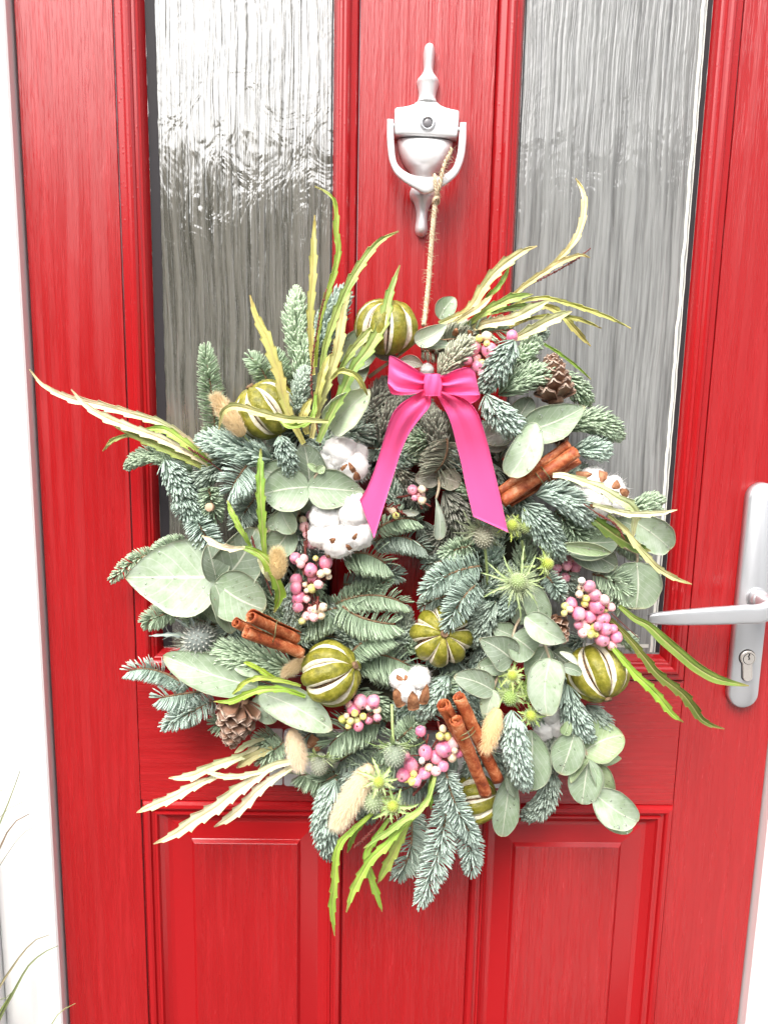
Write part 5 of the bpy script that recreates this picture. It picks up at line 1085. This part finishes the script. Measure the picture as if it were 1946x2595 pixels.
for P, hw, d in [([(828, 732), (815, 782), (802, 848), (792, 914), (790, 980), (800, 1060), (812, 1130)], 6, .10), ([(460, 1126), (510, 1155), (565, 1196)], 5, .072), ([(1496, 629), (1460, 657), (1408, 688), (1346, 719), (1298, 746), (1250, 780)], 5, .052),
   ([(1582, 1367), (1557, 1328), (1520, 1306), (1478, 1277)], 5, .115), ([(897, 2149), (940, 2108), (972, 2070)], 6, .10), ([(1079, 1978), (1047, 2013)], 6, .09), ([(638, 1358), (648, 1392), (660, 1420)], 5, .10), ([(775, 1330), (778, 1375), (772, 1410)], 4, .09)]:
    spike(P, hw, d)
for P, d in [([(1548, 1554), (1617, 1617)], .095), ([(469, 2004), (529, 1968), (580, 1935)], .06), ([(722, 1748), (668, 1728), (640, 1722)], .088), ([(690, 1510), (668, 1450), (650, 1400)], .10), ([(1394, 757), (1330, 772), (1260, 800)], .06)]:
    spike(P, 4, d, False)
mb = MB(); disc_lathe(mb, at(530, 1286, .085), [(.0045, -.006), (.0046, .0), (.0040, .0006)], 14, 0, unit(np.array([-.2, -1, .1]))); part('cut_stem', mb, simple('cut_wood', (.62, .42, .28), .7), wr)

# ---- bow
e = bpy.data.objects.new('ribbon_bow', None); COL.objects.link(e); e.parent = wr; e['label'] = 'hot pink satin ribbon bow with two long slanted tails'; e.empty_display_size = .02
def strip(name, La, Ra, da, nu=46, nv=9, ripple=0.0, rip_at=0.0, cup=.0):
    n = len(La); A = catmull([at(x, y, z) for (x, y), z in zip(La, da)], nu); B = catmull([at(x, y, z) for (x, y), z in zip(Ra, da)], nu); G, UV = [], []
    for i in range(nu):
        t = i / (nu - 1); f = math.exp(-((t - rip_at) / .35) ** 2)
        G.append([A[i] + (B[i] - A[i]) * s + OUTW * (ripple * f * (math.sin(s * 12 + 1.0) + .45 * math.sin(s * 25 + t * 6)) + cup * (1 - (2 * s - 1) ** 2) + .0006 * noise.noise((t * 4, s * 2, n))) for s in np.linspace(0, 1, nv)])
        UV.append([(t, -1 + 2 * s, 0) for s in np.linspace(0, 1, nv)])
    mb = MB(); mb.grid(np.array(G), .0004, 0, UV); part(name, mb, RIBBON, e)
strip('tail', [(1072, 988), (1045, 1004), (1015, 1024), (993, 1052), (976, 1100), (960, 1155), (945, 1200), (929, 1238), (911, 1267)], [(1090, 998), (1092, 1018), (1084, 1036), (1064, 1060), (1037, 1098), (1014, 1150), (1000, 1195), (983, 1250), (948, 1364)], [.118, .128, .132, .130, .122, .114, .112, .112, .114], ripple=.003)
strip('tail', [(1100, 990), (1118, 1022), (1134, 1052), (1146, 1086), (1157, 1130), (1169, 1178), (1180, 1232), (1199, 1309)], [(1112, 985), (1178, 1012), (1207, 1044), (1223, 1082), (1237, 1130), (1249, 1180), (1263, 1240), (1287, 1349)], [.116, .124, .128, .124, .118, .114, .113, .114], ripple=.003)
strip('loop', [(1086, 954), (1060, 940), (1025, 919), (1002, 906), (990, 901), (987, 904), (1000, 915), (1040, 938), (1086, 960)], [(1084, 984), (1062, 992), (1030, 994), (1003, 990), (984, 972), (986, 985), (996, 1000), (1040, 1000), (1084, 990)], [.130, .135, .135, .131, .124, .118, .113, .112, .118], ripple=.0045, nu=64, nv=13)
strip('loop', [(1106, 956), (1130, 948), (1158, 936), (1184, 931), (1198, 938), (1203, 945), (1190, 950), (1150, 962), (1106, 966)], [(1106, 986), (1132, 998), (1165, 1002), (1200, 1002), (1215, 1002), (1212, 1012), (1190, 1024), (1150, 1028), (1108, 1000)], [.130, .136, .138, .134, .125, .118, .113, .112, .118], ripple=.0045, nu=64, nv=13)
mb = MB(); K0, K1 = at(1095, 947, .134), at(1097, 1003, .134); G, UV = [], []
for i in range(26):
    t = i / 25; c = K0 + (K1 - K0) * t; ring_ = []
    wd = .0082 * (1 + .10 * math.cos((t - .5) * 5.5)); row = []
    for j in range(15):
        a = -1.75 + 3.5 * j / 14; wv = .0012 * math.sin(j * 1.5 + t * 4) + .0008 * math.sin(j * 3.1 - t * 5)
        row.append(c + RT * wd * math.sin(a) + OUTW * ((.0075 + wv) * math.copysign(abs(math.cos(a)) ** .6, math.cos(a)) * (math.sin(math.pi * (.10 + .80 * t)) ** .25)))
    G.append(row); UV.append([(t, -1 + 2 * j / 14, 0) for j in range(15)])
mb.grid(np.array(G), .0004, 0, UV); part('knot', mb, RIBBON, e)

# ------------------------------------------------------------------ twine from knocker to wreath
tw = thing('twine', tuple(at(1104, 505, .03)), 'frayed natural jute twine tied to the knocker ring, holding up the wreath', 'twine')
def cord(name, P, r, fray, strands=3, pitch=.010):
    C = catmull([at(*p) for p in P], 110); T = np.gradient(C, axis=0); T /= np.linalg.norm(T, axis=1, keepdims=True); ln = np.concatenate([[0], np.cumsum(np.linalg.norm(np.diff(C, axis=0), axis=1))])
    mb = MB()
    for k in range(strands):
        a = ln / pitch * 2 * math.pi + k * 2 * math.pi / strands; S_ = np.array([unit(np.cross(t, FW)) for t in T]); Q = np.cross(S_, T)
        mb.tube(C + r * .5 * (np.cos(a)[:, None] * S_ + np.sin(a)[:, None] * Q), r * .58, 6)
    n = fray; i = rng.integers(0, 110, n)
    for q in i:
        d0 = unit(rng.normal(0, 1, 3) + OUTW * .3); l = rng.uniform(.003, .010); c1 = d0 + rng.normal(0, .7, 3)
        mb.tube([C[q], C[q] + d0 * l * .5, C[q] + d0 * l * .6 + unit(c1) * l * .5], [.00026, .0002, .00012], 3, caps=False)
    part(name, mb, JUTE, tw)
cord('cord', [(1103, 508, .034), (1098, 560, .034), (1092, 630, .034), (1086, 710, .036), (1079, 780, .04), (1073, 825, .05)], .0027, 220)
cord('loose_end', [(1145, 376, .036), (1138, 392, .038), (1126, 416, .040), (1119, 445, .042), (1113, 475, .043), (1106, 503, .036)], .0020, 80, 2)
cord('loop', [(1101, 444, .034), (1101, 452, .0405), (1103, 470, .0415), (1106, 488, .0405), (1105, 503, .036)], .0019, 20)
cord('loop', [(1121, 440, .030), (1117, 452, .0405), (1112, 476, .041), (1106, 500, .036)], .0017, 20)
K = at(1105, 506, .036); mb = MB()
for s in range(3): mb.tube([K + RT * .0032 * math.cos(a + s) * (1 - .1 * s) + UP * (.003 * math.sin(a * 1.0 + s * 2) + .0016 * (s - 1)) + OUTW * .004 * math.sin(a + s) for a in np.linspace(0, 6.1, 24)], .0013, 6)
part('knot', mb, JUTE, tw)

# ------------------------------------------------------------------ wispy ornamental grass in the lower left corner
gx = at(-240, 3100, .12); gp = np.array([gx[0], gx[1], 0])
og = thing('ornamental_grass', tuple(gp), 'wispy brown and green ornamental grass in front of the white door frame', 'plant')
for P, hw, c in [([(52, 1953), (28, 2020), (0, 2090), (-40, 2210)], 3.2, (.40, .42, .22)), ([(76, 2062), (53, 2073), (28, 2095), (0, 2151), (-40, 2260)], 4, (.42, .30, .22)), ([(58, 2033), (41, 2038), (24, 2048), (-10, 2085), (-50, 2180)], 1.4, (.38, .34, .26)),
    ([(100, 2091), (75, 2101), (52, 2120), (10, 2180), (-40, 2300)], 1.4, (.38, .34, .26)), ([(126, 2369), (94, 2380), (63, 2409), (31, 2453), (-4, 2508), (-60, 2620)], 3.4, (.40, .33, .20)), ([(148, 2397), (110, 2415), (72, 2449), (38, 2509), (0, 2581), (-40, 2680)], 3.6, (.34, .38, .18)),
    ([(30, 2516), (12, 2545), (-6, 2575), (-60, 2680)], 3.5, (.48, .56, .16)), ([(34, 2512), (10, 2535), (-20, 2570)], 1.6, (.4, .44, .2)), ([(192, 2543), (157, 2562), (132, 2595), (90, 2680)], 2.2, (.48, .50, .22)), ([(6, 2004), (-4, 2012), (-40, 2070)], 2, (.38, .34, .26))]:
    d0 = rng.uniform(.05, .11); W3 = [at(x, y, d0 - .002 * i) for i, (x, y) in enumerate(P)]
    last = W3[-1]; W3 += [last * .6 + gp * .4 + np.array([0, 0, .06]), last * .2 + gp * .8, gp + rng.normal(0, .01, 3) * [1, 1, 0]]
    C = catmull(W3, 44); mp = mpp(W3[0]); mb = MB(); G, UV = [], []
    T = np.gradient(C, axis=0); T /= np.linalg.norm(T, axis=1, keepdims=True)
    for i in range(44):
        t = i / 43; v = unit(np.cross(T[i], FW)); ww = 1.7 * hw * mp * min(1, .12 + t * 3.2)
        G.append([C[i] + v * s * ww - FW * (abs(s) * ww * .4) for s in (-1, 0, 1)]); UV.append([(t, s, 0) for s in (-1, 0, 1)])
    mb.grid(np.array(G), .0004, 0, UV); part('blade', mb, GBLADE, og, tuple(x * .9 for x in c))
